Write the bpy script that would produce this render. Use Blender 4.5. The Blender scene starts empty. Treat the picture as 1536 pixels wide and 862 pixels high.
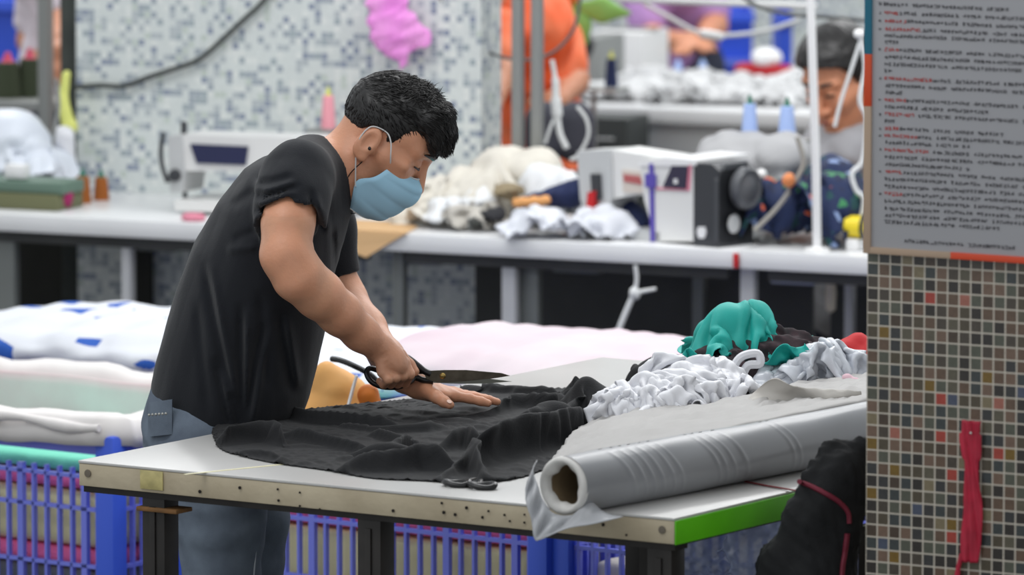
import bpy, bmesh, math, random
import numpy as np
from mathutils import Matrix, Vector
C = bpy.context.scene.collection
PI = math.pi
# ------------------------------------------------------------------ camera
FPX, HC, PITCH = 10800.0, 2.64, math.atan(1281 / 10800.0)
cth, sth = math.cos(PITCH), math.sin(PITCH)
def ray(px, py):
    a, b = px - 768.0, 431.0 - py
    return np.array([a, FPX * cth + b * sth, -FPX * sth + b * cth])
def P(px, py, y):                      # world point seen at a pixel, at world depth y
    r = ray(px, py); return np.array([0, 0, HC]) + r * (y / r[1])
def T(px, py, h=0.8):                  # world point seen at a pixel, lying at height h
    r = ray(px, py); return np.array([0, 0, HC]) + r * ((h - HC) / r[2])
def S(y): return FPX / (y * cth + 1.84 * sth)
def pxr(n, y): return n / S(y)
cam = bpy.data.cameras.new('camera'); camo = bpy.data.objects.new('camera', cam); C.objects.link(camo)
camo.location = (0, 0, HC); camo.rotation_euler = (PI / 2 - PITCH, 0, 0)
cam.sensor_width = 36; cam.lens = FPX / 1536 * 36
cam.dof.use_dof = True; cam.dof.focus_distance = 13.35; cam.dof.aperture_fstop = 5.2
cam.clip_end = 200
bpy.context.scene.camera = camo
vs = bpy.context.scene.view_settings
vs.view_transform = 'Standard'; vs.look = 'None'; vs.gamma = 1; vs.use_curve_mapping = False; vs.exposure = 0.28
# ------------------------------------------------------------------ materials
def lin(c): return tuple((x / 12.92 if x <= .04045 else ((x + .055) / 1.055) ** 2.4) for x in (v / 255 for v in c))
MATS = {}
def mat(name, rgb, rough=.6, metal=0, spec=.5, noise=0, nscale=8, bump=0, bscale=60, trans=0, alpha=1, rgb2=None, coat=0, sheen=0, emit=None, estr=0, sss=0, stretch=None):
    if name in MATS: return MATS[name]
    m = bpy.data.materials.new(name); m.use_nodes = True; nt = m.node_tree; N = nt.nodes; L = nt.links
    b = N['Principled BSDF']; b.inputs['Base Color'].default_value = (*lin(rgb), 1)
    b.inputs['Roughness'].default_value = rough; b.inputs['Metallic'].default_value = metal
    b.inputs['Specular IOR Level'].default_value = spec
    b.inputs['Transmission Weight'].default_value = trans; b.inputs['Alpha'].default_value = alpha
    b.inputs['Coat Weight'].default_value = coat; b.inputs['Sheen Weight'].default_value = sheen
    if sss: b.inputs['Subsurface Weight'].default_value = sss; b.inputs['Subsurface Radius'].default_value = (.012, .005, .003); b.inputs['Subsurface Scale'].default_value = 1
    if emit: b.inputs['Emission Color'].default_value = (*lin(emit), 1); b.inputs['Emission Strength'].default_value = estr
    tc = None
    if noise or bump or rgb2:
        tc = N.new('ShaderNodeTexCoord'); src = tc.outputs['Object']
        if stretch:
            mp = N.new('ShaderNodeMapping'); mp.inputs['Scale'].default_value = stretch; L.new(src, mp.inputs[0]); src = mp.outputs[0]
    if noise or rgb2:
        n = N.new('ShaderNodeTexNoise'); n.inputs['Scale'].default_value = nscale; n.inputs['Detail'].default_value = 5
        L.new(src, n.inputs['Vector'])
        r = N.new('ShaderNodeValToRGB'); e = r.color_ramp.elements
        e[0].position = .35; e[1].position = .65
        c1 = lin(rgb); c2 = lin(rgb2) if rgb2 else None
        if c2: e[0].color = (*c1, 1); e[1].color = (*c2, 1)
        else:
            e[0].color = (*[x * (1 - noise) for x in c1], 1); e[1].color = (*[min(1, x * (1 + noise)) for x in c1], 1)
        L.new(n.outputs[0], r.inputs[0]); L.new(r.outputs[0], b.inputs['Base Color'])
    if bump:
        n2 = N.new('ShaderNodeTexNoise'); n2.inputs['Scale'].default_value = bscale; n2.inputs['Detail'].default_value = 4
        L.new(src, n2.inputs['Vector'])
        bp = N.new('ShaderNodeBump'); bp.inputs['Strength'].default_value = bump; bp.inputs['Distance'].default_value = .01
        L.new(n2.outputs[0], bp.inputs['Height']); L.new(bp.outputs[0], b.inputs['Normal'])
    MATS[name] = m; return m
def mosaic(name, pitch, grout, gcol, stops, pv=None, rough=.3, bump=.4, axis='x', diag=False):
    """square glass tiles in the plane local x / z; every tile one random colour"""
    m = bpy.data.materials.new(name); m.use_nodes = True; nt = m.node_tree; N = nt.nodes; L = nt.links
    b = N['Principled BSDF']; b.inputs['Roughness'].default_value = rough
    pv = pv or pitch
    tc = N.new('ShaderNodeTexCoord'); sp = N.new('ShaderNodeSeparateXYZ'); L.new(tc.outputs['Object'], sp.inputs[0])
    def mth(op, a, v=None):
        k = N.new('ShaderNodeMath'); k.operation = op
        if hasattr(a, 'links') or hasattr(a, 'is_linked'): L.new(a, k.inputs[0])
        else: k.inputs[0].default_value = a
        if v is not None:
            if hasattr(v, 'is_linked'): L.new(v, k.inputs[1])
            else: k.inputs[1].default_value = v
        return k.outputs[0]
    ax = mth('ADD', sp.outputs[0], sp.outputs[1])
    u = mth('DIVIDE', ax, pitch); w = mth('DIVIDE', sp.outputs[2], pv)
    fu, fw = mth('FLOOR', u), mth('FLOOR', w)
    cb = N.new('ShaderNodeCombineXYZ'); L.new(fu, cb.inputs[0]); L.new(fw, cb.inputs[1])
    wn = N.new('ShaderNodeTexWhiteNoise'); wn.noise_dimensions = '2D'; L.new(cb.outputs[0], wn.inputs['Vector'])
    r = N.new('ShaderNodeValToRGB'); r.color_ramp.interpolation = 'CONSTANT'; el = r.color_ramp.elements
    while len(el) > 1: el.remove(el[-1])
    el[0].position = 0; el[0].color = (*lin(stops[0][1]), 1)
    for p, c in stops[1:]:
        q = el.new(p); q.color = (*lin(c), 1)
    if diag:
        cd = N.new('ShaderNodeCombineXYZ'); L.new(mth('MULTIPLY', mth('ADD', fu, fw), .21), cd.inputs[0]); L.new(mth('MULTIPLY', mth('SUBTRACT', fu, fw), .83), cd.inputs[1])
        nd = N.new('ShaderNodeTexNoise'); nd.noise_dimensions = '2D'; nd.inputs['Scale'].default_value = 1.0; nd.inputs['Detail'].default_value = 1; L.new(cd.outputs[0], nd.inputs['Vector'])
        L.new(mth('ADD', mth('MULTIPLY', nd.outputs[0], .8), mth('MULTIPLY', wn.outputs['Value'], .2)), r.inputs[0])
    else: L.new(wn.outputs['Value'], r.inputs[0])
    # brightness wobble inside each tile
    ns = N.new('ShaderNodeTexNoise'); ns.inputs['Scale'].default_value = 120; L.new(tc.outputs['Object'], ns.inputs['Vector'])
    hv = N.new('ShaderNodeHueSaturation'); mr = N.new('ShaderNodeMapRange'); mr.inputs['To Min'].default_value = .75; mr.inputs['To Max'].default_value = 1.25
    L.new(ns.outputs[0], mr.inputs[0]); L.new(mr.outputs[0], hv.inputs['Value']); L.new(r.outputs[0], hv.inputs['Color'])
    du = mth('ABSOLUTE', mth('SUBTRACT', mth('FRACT', u), .5)); dw = mth('ABSOLUTE', mth('SUBTRACT', mth('FRACT', w), .5))
    g = mth('GREATER_THAN', mth('MAXIMUM', du, dw), .5 - grout)
    mx = N.new('ShaderNodeMix'); mx.data_type = 'RGBA'; L.new(g, mx.inputs['Factor']); L.new(hv.outputs[0], mx.inputs[6]); mx.inputs[7].default_value = (*lin(gcol), 1)
    L.new(mx.outputs[2], b.inputs['Base Color'])
    bp = N.new('ShaderNodeBump'); bp.inputs['Strength'].default_value = bump; bp.inputs['Distance'].default_value = .002; bp.invert = True
    L.new(g, bp.inputs['Height']); L.new(bp.outputs[0], b.inputs['Normal'])
    MATS[name] = m; return m
# ------------------------------------------------------------------ geometry collector
def rot_z(a): return Matrix.Rotation(a, 4, 'Z')
def frame(o, x, y, z=None):
    x = np.array(x, float); x /= np.linalg.norm(x); y = np.array(y, float)
    z = np.cross(x, y) if z is None else np.array(z, float); z /= np.linalg.norm(z); y = np.cross(z, x)
    return np.array([[x[0], y[0], z[0], o[0]], [x[1], y[1], z[1], o[1]], [x[2], y[2], z[2], o[2]], [0, 0, 0, 1.0]])
class G:
    def __init__(s): s.v = []; s.f = []
    def add(s, v, f, M=None):
        v = np.asarray(v, float).reshape(-1, 3)
        if M is not None:
            M = np.array(M); v = v @ M[:3, :3].T + M[:3, 3]
        n = sum(len(a) for a in s.v); s.v.append(v)
        s.f += [tuple(int(i) + n for i in q) for q in f]; return s
    def box(s, c, d, bev=0, M=None):
        hx, hy, hz = d[0] / 2, d[1] / 2, d[2] / 2; b = min(bev, hx * .9, hy * .9, hz * .9)
        c = np.array(c, float)
        if b <= 0:
            v = np.array([(x, y, z) for x in (-hx, hx) for y in (-hy, hy) for z in (-hz, hz)]) + c
            return s.add(v, [(0, 1, 3, 2), (4, 6, 7, 5), (0, 4, 5, 1), (2, 3, 7, 6), (0, 2, 6, 4), (1, 5, 7, 3)], M)
        bm = bmesh.new(); q = b * .3
        for x in (-1, 1):
            for y in (-1, 1):
                for z in (-1, 1):
                    for p in ((hx - b, hy - b, hz), (hx - b, hy, hz - b), (hx, hy - b, hz - b), (hx - q, hy - q, hz - q)):
                        bm.verts.new((x * p[0], y * p[1], z * p[2]))
        bmesh.ops.convex_hull(bm, input=bm.verts[:]); bm.verts.index_update()
        s.add(np.array([tuple(v.co) for v in bm.verts]) + c, [[v.index for v in f.verts] for f in bm.faces], M); bm.free(); return s
    def tube(s, pts, r, n=12, caps=True, M=None, flat=1.0):
        pts = [np.array(p, float) for p in pts]; k = len(pts)
        rs = [r] * k if np.isscalar(r) else list(r)
        t0 = pts[1] - pts[0]; t0 /= np.linalg.norm(t0)
        up = np.array([0, 0, 1.0]) if abs(t0[2]) < .9 else np.array([1.0, 0, 0])
        u = np.cross(t0, up); u /= np.linalg.norm(u); V = []; F = []
        for i in range(k):
            t = pts[min(i + 1, k - 1)] - pts[max(i - 1, 0)]; t /= (np.linalg.norm(t) + 1e-12)
            u = u - t * np.dot(u, t); u /= (np.linalg.norm(u) + 1e-12); w = np.cross(t, u)
            for j in range(n):
                a = 2 * PI * j / n; V.append(pts[i] + (u * math.cos(a) + w * math.sin(a) * flat) * rs[i])
        for i in range(k - 1):
            for j in range(n):
                F.append((i * n + j, i * n + (j + 1) % n, (i + 1) * n + (j + 1) % n, (i + 1) * n + j))
        if caps: F.append(tuple(range(n))[::-1]); F.append(tuple((k - 1) * n + j for j in range(n)))
        return s.add(V, F, M)
    def lathe(s, prof, n=24, M=None, caps=True):
        V = []; F = []
        for r, z in prof:
            for j in range(n): a = 2 * PI * j / n; V.append((r * math.cos(a), r * math.sin(a), z))
        for i in range(len(prof) - 1):
            for j in range(n): F.append((i * n + j, i * n + (j + 1) % n, (i + 1) * n + (j + 1) % n, (i + 1) * n + j))
        if caps: F.append(tuple(range(n))[::-1]); F.append(tuple((len(prof) - 1) * n + j for j in range(n)))
        return s.add(V, F, M)
    def prism(s, poly, y0, y1, M=None):          # polygon in local x/z, thickness along local y
        n = len(poly); V = [(x, y0, z) for x, z in poly] + [(x, y1, z) for x, z in poly]
        F = [tuple(range(n)), tuple(range(n, 2 * n))[::-1]] + [(i, i + n, (i + 1) % n + n, (i + 1) % n) for i in range(n)]
        return s.add(V, F, M)
    def grid(s, A, th=0, closed=False, M=None):   # A (m,n,3) sheet, optional thickness
        A = np.asarray(A, float); m, n, _ = A.shape; idx = np.arange(m * n).reshape(m, n)
        q = lambda I: [tuple(x) for x in np.stack([I[:-1, :-1], I[:-1, 1:], I[1:, 1:], I[1:, :-1]], -1).reshape(-1, 4)]
        if not th: return s.add(A.reshape(-1, 3), q(idx), M)
        du = np.gradient(A, axis=0); dv = np.gradient(A, axis=1); nn = np.cross(dv, du); nn /= (np.linalg.norm(nn, axis=2, keepdims=True) + 1e-12)
        B = A - nn * th; F = q(idx) + [tuple(reversed(x)) for x in q(idx + m * n)]
        per = list(idx[0, :]) + list(idx[1:, -1]) + list(idx[-1, -2::-1]) + list(idx[-2:0:-1, 0])
        for a, b in zip(per, per[1:] + per[:1]): F.append((a, a + m * n, b + m * n, b))
        return s.add(np.concatenate([A.reshape(-1, 3), B.reshape(-1, 3)]), F, M)
def tag(o, label=None, cat=None, group=None, kind=None):
    if label: o['label'] = label
    if cat: o['category'] = cat
    if group: o['group'] = group
    if kind: o['kind'] = kind
    return o
def emit_mesh(name, v, f, m, smooth=True, sharp=True):
    me = bpy.data.meshes.new(name); me.from_pydata(np.asarray(v).tolist(), [], f); me.validate()
    bm = bmesh.new(); bm.from_mesh(me); bmesh.ops.recalc_face_normals(bm, faces=bm.faces); bm.to_mesh(me); bm.free()
    me.materials.append(m)
    me.polygons.foreach_set('use_smooth', [smooth] * len(me.polygons))
    if smooth and sharp:
        try: me.set_sharp_from_angle(angle=math.radians(38))
        except Exception: pass
    return me
def thing(name, loc, rz=0, label=None, cat=None, group=None):
    o = bpy.data.objects.new(name, None); C.objects.link(o); o.empty_display_size = .05
    o.location = tuple(loc); o.rotation_euler = (0, 0, rz); return tag(o, label, cat, group)
def wmat(o):
    M = Matrix.LocRotScale(o.location, o.rotation_euler, o.scale)
    return wmat(o.parent) @ M if o.parent else M
def part(name, g, m, parent=None, world=False, smooth=True, sharp=True, label=None):
    v = np.concatenate(g.v)
    if parent is not None and world:
        Mi = np.array(wmat(parent).inverted()); v = v @ Mi[:3, :3].T + Mi[:3, 3]
    o = bpy.data.objects.new(name, emit_mesh(name, v, g.f, m, smooth, sharp)); C.objects.link(o)
    if parent is not None: o.parent = parent
    if label: o['label'] = label
    return o
def solo(name, g, m, label, cat, group=None, smooth=True, sharp=True, origin=None):    # a thing that is one mesh; geometry given in world space
    v = np.concatenate(g.v); o_ = np.array([(v[:, 0].min() + v[:, 0].max()) / 2, (v[:, 1].min() + v[:, 1].max()) / 2, v[:, 2].min()]) if origin is None else np.array(origin)
    o = bpy.data.objects.new(name, emit_mesh(name, v - o_, g.f, m, smooth, sharp)); C.objects.link(o); o.location = tuple(o_)
    return tag(o, label, cat, group)
def struct(name, g, m, loc=(0, 0, 0), rz=0, smooth=False):
    o = part(name, g, m, smooth=smooth); o.location = tuple(loc); o.rotation_euler = (0, 0, rz); o['kind'] = 'structure'; return o
def copy_thing(o, loc, rz=None, scale=None, label=None, mats=None):
    c = o.copy(); C.objects.link(c); c.location = tuple(loc)
    if rz is not None: c.rotation_euler = (0, 0, rz)
    if scale: c.scale = (scale,) * 3 if np.isscalar(scale) else scale
    if label: c['label'] = label
    for ch in list(o.children):
        d = ch.copy(); C.objects.link(d); d.parent = c
        for g2 in list(ch.children):
            e = g2.copy(); C.objects.link(e); e.parent = d
    return c
# ------------------------------------------------------------------ implicit surfaces
class Field:
    def __init__(s, lo, hi, h):
        s.lo = np.array(lo, float); s.h = h; s.n = np.ceil((np.array(hi) - s.lo) / h).astype(int) + 1
        s.F = np.full(s.n, 1.0, np.float32)
    def sub(s, lo, hi):
        a = np.clip(np.floor((np.array(lo) - s.lo) / s.h).astype(int) - 1, 0, s.n); b = np.clip(np.ceil((np.array(hi) - s.lo) / s.h).astype(int) + 2, 0, s.n)
        if (b <= a).any(): return None
        sl = tuple(slice(i, j) for i, j in zip(a, b))
        ax = [(s.lo[i] + s.h * np.arange(a[i], b[i])).astype(np.float32) for i in range(3)]
        return sl, np.meshgrid(*ax, indexing='ij')
    def op(s, fn, lo, hi, k=0.0, mode='u'):
        m = k + 3 * s.h + (.012 if mode == 'u' else 0)
        r = s.sub(np.array(lo) - m, np.array(hi) + m)
        if r is None: return s
        sl, (X, Y, Z) = r; d = fn(X, Y, Z); f = s.F[sl]
        if mode == 'add': s.F[sl] = f + d; return s
        if mode == 's': f = -f
        if k > 0: q = np.maximum(k - np.abs(f - d), 0) / k; res = np.minimum(f, d) - q * q * k * .25
        else: res = np.minimum(f, d)
        s.F[sl] = -res if mode == 's' else res
        return s
    def cone(s, a, b, ra, rb, k=.01, ya=None, yb=None, mode='u'):   # round cone; ya/yb = half depth along world y
        a = np.array(a, float); b = np.array(b, float); ab = b - a; L2 = float(ab @ ab) + 1e-12
        ya = ra if ya is None else ya; yb = rb if yb is None else yb
        def fn(X, Y, Z):
            t = np.clip(((X - a[0]) * ab[0] + (Y - a[1]) * ab[1] + (Z - a[2]) * ab[2]) / L2, 0, 1)
            r = ra + (rb - ra) * t; sc = r / (ya + (yb - ya) * t)
            return np.sqrt((X - a[0] - ab[0] * t) ** 2 + ((Y - a[1] - ab[1] * t) * sc) ** 2 + (Z - a[2] - ab[2] * t) ** 2) - r
        e = np.array([max(ra, rb), max(ya, yb), max(ra, rb)])
        return s.op(fn, np.minimum(a, b) - e, np.maximum(a, b) + e, k, mode)
    def chain(s, pts, k=.01, mode='u'):                    # [(point, radius, [half depth]) ...]
        for p, q in zip(pts[:-1], pts[1:]):
            s.cone(p[0], q[0], p[1], q[1], k, p[2] if len(p) > 2 else None, q[2] if len(q) > 2 else None, mode)
        return s
    def ell(s, c, r, R=None, k=.01, mode='u'):             # ellipsoid, R rows = local axes
        c = np.array(c, float); R = np.eye(3) if R is None else np.array(R, float); r = np.array(r, float)
        def fn(X, Y, Z):
            x, y, z = X - c[0], Y - c[1], Z - c[2]
            l = [(R[i, 0] * x + R[i, 1] * y + R[i, 2] * z) / r[i] for i in range(3)]
            k0 = np.sqrt(l[0] ** 2 + l[1] ** 2 + l[2] ** 2); k1 = np.sqrt((l[0] / r[0]) ** 2 + (l[1] / r[1]) ** 2 + (l[2] / r[2]) ** 2) + 1e-9
            return k0 * (k0 - 1) / k1
        e = np.sqrt(((R * r[:, None]) ** 2).sum(0))
        return s.op(fn, c - e, c + e, k, mode)
    def mesh(s):
        F = s.F; I = F < 0; n = s.n
        c = np.zeros(n - 1, np.int8)
        offs = [(i, j, k) for i in (0, 1) for j in (0, 1) for k in (0, 1)]
        for o in offs: c += I[o[0]:n[0] - 1 + o[0], o[1]:n[1] - 1 + o[1], o[2]:n[2] - 1 + o[2]]
        act = np.argwhere((c > 0) & (c < 8)); idx = np.full(n - 1, -1, np.int32); idx[tuple(act.T)] = np.arange(len(act))
        val = {o: F[act[:, 0] + o[0], act[:, 1] + o[1], act[:, 2] + o[2]] for o in offs}
        sm = np.zeros((len(act), 3)); ct = np.zeros(len(act))
        for o in offs:
            for ax in range(3):
                if o[ax]: continue
                q = list(o); q[ax] = 1; q = tuple(q); a, b = val[o], val[q]; mk = (a < 0) != (b < 0)
                t = np.where(mk, a / np.where(mk, a - b, 1), 0)
                for d in range(3): sm[:, d] += np.where(mk, o[d] + (t if d == ax else 0), 0)
                ct += mk
        V = s.lo + s.h * (act + sm / ct[:, None]); Q = []
        for ax in range(3):
            u, w = [(1, 2), (2, 0), (0, 1)][ax]
            sl0 = [slice(1, n[i] - 1) for i in range(3)]; sl1 = list(sl0); sl0[ax] = slice(0, n[ax] - 1); sl1[ax] = slice(1, n[ax])
            A, B = I[tuple(sl0)], I[tuple(sl1)]; e = np.argwhere(A != B)
            e[:, u] += 1; e[:, w] += 1; sg = I[tuple(e.T)]
            def g(du, dw):
                x = e.copy(); x[:, u] -= du; x[:, w] -= dw; return idx[tuple(x.T)]
            q = np.stack([g(1, 1), g(0, 1), g(0, 0), g(1, 0)], 1); q[~sg] = q[~sg][:, ::-1]; Q.append(q)
        Q = np.concatenate(Q); Q = Q[(Q >= 0).all(1)]
        return V, Q.tolist()
def crumple(seed, freq, n=6, warp=.35):
    rs = np.random.RandomState(seed); D = rs.normal(size=(n, 3)); D /= np.linalg.norm(D, axis=1)[:, None]
    fr = freq * (1 + rs.rand(n) * 1.4); ph = rs.rand(n) * 9; W = rs.normal(size=(n, 3)) * freq * .35
    def fn(X, Y, Z):
        o = 0
        for i in range(n):
            a = D[i, 0] * X + D[i, 1] * Y + D[i, 2] * Z
            w = np.sin(W[i, 0] * X + W[i, 1] * Y + W[i, 2] * Z + ph[i])
            t = a * fr[i] + warp * w + ph[i]
            o = o + np.abs((t - np.floor(t)) - .5) * 2 / (1 + .25 * i)
        return o / n - .35
    return fn
def blob(parts, h, amp=.01, freq=12, seed=1, k=.02, cut=None, amp2=0, freq2=40, n=6):
    """crumpled soft body: list of ('c', a, b, ra, rb) or ('e', centre, radii[, R]) joined smoothly and creased"""
    los, his = [], []
    for p in parts:
        if p[0] == 'c': los.append(np.minimum(p[1], p[2]) - max(p[3], p[4])); his.append(np.maximum(p[1], p[2]) + max(p[3], p[4]))
        else: los.append(np.array(p[1]) - max(p[2])); his.append(np.array(p[1]) + max(p[2]))
    lo, hi = np.min(los, 0) - amp - 3 * h, np.max(his, 0) + amp + 3 * h
    f = Field(lo, hi, h)
    for p in parts:
        if p[0] == 'c': f.cone(p[1], p[2], p[3], p[4], k)
        else: f.ell(p[1], p[2], p[3] if len(p) > 3 else None, k)
    cr = crumple(seed, freq, n); c2 = crumple(seed + 7, freq2, 3)
    f.op(lambda X, Y, Z: (amp * 2 * cr(X, Y, Z) + (amp2 * 2 * c2(X, Y, Z) if amp2 else 0)).astype(np.float32), lo, hi, 0, 'add')
    if cut is not None: f.op(lambda X, Y, Z: np.float32(0) * X + (Z - cut), lo, hi, 0, 's')
    return f
def blob_g(*a, **k):
    v, q = blob(*a, **k).mesh(); g = G(); g.add(v, q); return g
def catmull(pts, n=8):
    pts = [np.array(p, float) for p in pts]; q = [2 * pts[0] - pts[1]] + pts + [2 * pts[-1] - pts[-2]]; o = []
    for i in range(1, len(q) - 2):
        for j in range(n):
            t = j / n; o.append(.5 * (2 * q[i] + (q[i + 1] - q[i - 1]) * t + (2 * q[i - 1] - 5 * q[i] + 4 * q[i + 1] - q[i + 2]) * t * t + (3 * q[i] - q[i - 1] - 3 * q[i + 1] + q[i + 2]) * t ** 3))
    return o + [pts[-1]]

def ribbons(g, cen, rad, n, seed, w=.008, L=.09, zmin=.803, bv=None):
    """loose curled strips lying over a heap"""
    rs = np.random.RandomState(seed)
    for _ in range(n):
        a = rs.uniform(0, 2 * PI); b = rs.uniform(.15, 1.25); d = np.array([math.cos(a) * math.cos(b), math.sin(a) * math.cos(b), math.sin(b)])
        p = np.array(cen) + d * rad * rs.uniform(.92, 1.04); t = rs.normal(size=3); t -= d * (t @ d); t /= np.linalg.norm(t); pts = []; k = rs.uniform(-1, 1)
        for i in range(12):
            pts.append(p.copy()); p = p + t * L / 12; t = t + np.cross(d, t) * k * .25 + d * rs.uniform(-.35, .35) - d * .04; t /= np.linalg.norm(t)
        pts = np.array(pts); sdv = np.cross(np.gradient(pts, axis=0), d + rs.normal(size=3) * .4); sdv /= np.linalg.norm(sdv, axis=1)[:, None] + 1e-9
        ww = w * rs.uniform(.5, 1.3); A = np.stack([pts - sdv * ww, pts + d * ww * .35, pts + sdv * ww], 1); A[:, :, 2] = np.maximum(A[:, :, 2], zmin); g.grid(A, .0012)
# ------------------------------------------------------------------ small position-based cloth solver (real draping, baked into meshes)
def _rows(n, md, rem): return np.array([i for i in range(n) if i % md in rem])
def cloth_sim(P0, rest, steps=100, iters=8, ells=(), zmin=None, pins=None, bend=.15, damp=.97, g=9.8, dt=.012, fric=.5, planes=(), rest_from=None):
    X = P0.astype(np.float64).copy(); V = np.zeros_like(X); m, n, _ = X.shape
    R0 = (P0 if rest_from is None else rest_from)
    W = np.ones((m, n, 1)); 
    if pins is not None: W = np.where(pins[..., None], 0.0, 1.0)
    C_ = []
    def add(ia, ja, ib, jb, k, sc=1.0):
        ia, ja = np.broadcast_arrays(ia, ja); ib, jb = np.broadcast_arrays(ib, jb)
        L = np.linalg.norm(R0[ia, ja] - R0[ib, jb], axis=-1)[..., None] * rest * sc; C_.append(((ia, ja), (ib, jb), L, k))
    I, J = np.arange(m)[:, None], np.arange(n)[None, :]
    for r in (0, 1):
        a = np.arange(r, m - 1, 2)[:, None]; add(a, J, a + 1, J, 1.0)
        b = np.arange(r, n - 1, 2)[None, :]; add(I, b, I, b + 1, 1.0)
        add(a, np.arange(0, n - 1)[None, :], a + 1, np.arange(1, n)[None, :], .5); add(a, np.arange(1, n)[None, :], a + 1, np.arange(0, n - 1)[None, :], .5)
    for rem in ((0, 1), (2, 3)):
        a = np.array([i for i in range(m - 2) if i % 4 in rem])[:, None]; add(a, J, a + 2, J, bend)
        b = np.array([i for i in range(n - 2) if i % 4 in rem])[None, :]; add(I, b, I, b + 2, bend)
    for st in range(steps):
        old = X.copy(); V[..., 2] -= g * dt; X = X + V * dt * W
        for it in range(iters):
            for (A, B, L, k) in C_:
                a, b = X[A], X[B]; d = b - a; l = np.sqrt((d * d).sum(-1, keepdims=True)) + 1e-9; wa, wb = W[A], W[B]
                c = d * ((l - L) / l) * (k / (wa + wb + 1e-6)); X[A] = a + c * wa; X[B] = b - c * wb
            hit = np.zeros((m, n), bool)
            for e in ells:
                c0, r = np.array(e[0]), np.array(e[1]) + .002; Rm = np.array(e[2]) if len(e) > 2 else np.eye(3); q = (X - c0) @ Rm.T / r; k = np.sqrt((q * q).sum(-1)); ins = (k < 1) & (W[..., 0] > 0)
                if ins.any(): X[ins] = c0 + (X[ins] - c0) / k[ins][:, None]; hit |= ins
            if zmin is not None:
                lo = X[..., 2] < zmin; X[..., 2] = np.where(lo, zmin, X[..., 2]); hit |= lo
        X[hit] = X[hit] * (1 - fric) + fric * np.concatenate([old[hit][:, :2], X[hit][:, 2:]], 1)
        V = (X - old) / dt * damp
        sp = np.linalg.norm(V, axis=-1, keepdims=True); V = np.where(sp > 2, V * 2 / sp, V)
    return X
def smooth_grid(X, it=1):
    for _ in range(it):
        Y = X.copy(); Y[1:-1, 1:-1] = .5 * X[1:-1, 1:-1] + .125 * (X[2:, 1:-1] + X[:-2, 1:-1] + X[1:-1, 2:] + X[1:-1, :-2]); X = Y
    return X
def up2(X):
    def ax(X):
        Y = np.empty((X.shape[0] * 2 - 1,) + X.shape[1:]); Y[::2] = X; Pm = np.concatenate([X[:1] * 2 - X[1:2], X, X[-1:] * 2 - X[-2:-1]]); Y[1::2] = (-Pm[:-3] + 9 * Pm[1:-2] + 9 * Pm[2:-1] - Pm[3:]) / 16; return Y
    return ax(ax(X).swapaxes(0, 1)).swapaxes(0, 1)
def dropped(cen, w, d, squeeze, seed, ells=(), zmin=None, res=.009, rot=0.0, amp=.012, steps=70, lift=.02, bend=.12, iters=8, tilt=(0, 0), fr=14, sq2=None, rnd=0.0, K=26, hg=.03, g=4.0):
    """a sheet w x d, gathered together by `squeeze`, let fall on what is below"""
    m, n = max(8, int(d / res)), max(8, int(w / res)); rs = np.random.RandomState(seed)
    u, v = np.meshgrid((np.arange(n) / (n - 1) - .5) * w, (np.arange(m) / (m - 1) - .5) * d); sq2 = squeeze if sq2 is None else sq2
    if rnd: 
        rr_ = np.maximum(np.abs(u / w), np.abs(v / d)) * 2; sc = 1 - rnd * (rr_ - np.maximum(rr_ * 0, np.sqrt((u / w) ** 2 + (v / d) ** 2) * 2 * .8)).clip(0)
        u, v = u * sc, v * sc
    nz = lambda f: sum(np.sin(u * rs.uniform(-f, f) + v * rs.uniform(-f, f) + rs.rand() * 9) for _ in range(5)) / 3
    x, y = u * squeeze + amp * nz(fr * 2.2), v * sq2 + amp * nz(fr * 2.2); z = amp * 2.2 * nz(fr * 3) + tilt[0] * u + tilt[1] * v
    c, s = math.cos(rot), math.sin(rot); X0 = np.stack([cen[0] + x * c - y * s, cen[1] + x * s + y * c, cen[2] + z], -1)
    if ells or zmin is not None:
        top = np.full(x.shape, -9.0 if zmin is None else zmin)
        for e in ells:
            q = ((X0[..., 0] - e[0][0]) / e[1][0]) ** 2 + ((X0[..., 1] - e[0][1]) / e[1][1]) ** 2; top = np.maximum(top, np.where(q < 1, e[0][2] + e[1][2] * np.sqrt(np.clip(1 - q, 0, 1)), -9))
        X0[..., 2] = np.maximum(X0[..., 2], top + lift * .3 + amp * .5) + lift * .3
    flat = np.stack([u, v, u * 0], -1)
    pin = np.zeros((m, n), bool); pi, pj = rs.randint(1, m - 1, K), rs.randint(1, n - 1, K); pin[pi, pj] = 1; base = X0[..., 2] - lift * .3
    X0[pi, pj, 2] = base[pi, pj] + rs.rand(K) * hg
    for q in range(int(K * .8)):           # gathered rim
        e = rs.randint(4); a = rs.randint(0, n if e < 2 else m); ij = [(0, a), (m - 1, a), (a, 0), (a, n - 1)][e]; pin[ij] = 1
        top = zmin if zmin is not None else base[ij] - .01; X0[ij][2] = top + rs.rand() * hg * .5
    X1 = cloth_sim(X0, 1.0, steps, iters, ells, zmin, pin, bend, rest_from=flat, g=g, damp=.85)
    p2 = pin.copy(); p2[1:-1, 1:-1] = 0
    return cloth_sim(smooth_grid(X1, 1), 1.0, 6, 4, ells, zmin, p2, max(bend, .3), rest_from=flat, g=g, damp=.6)
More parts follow.
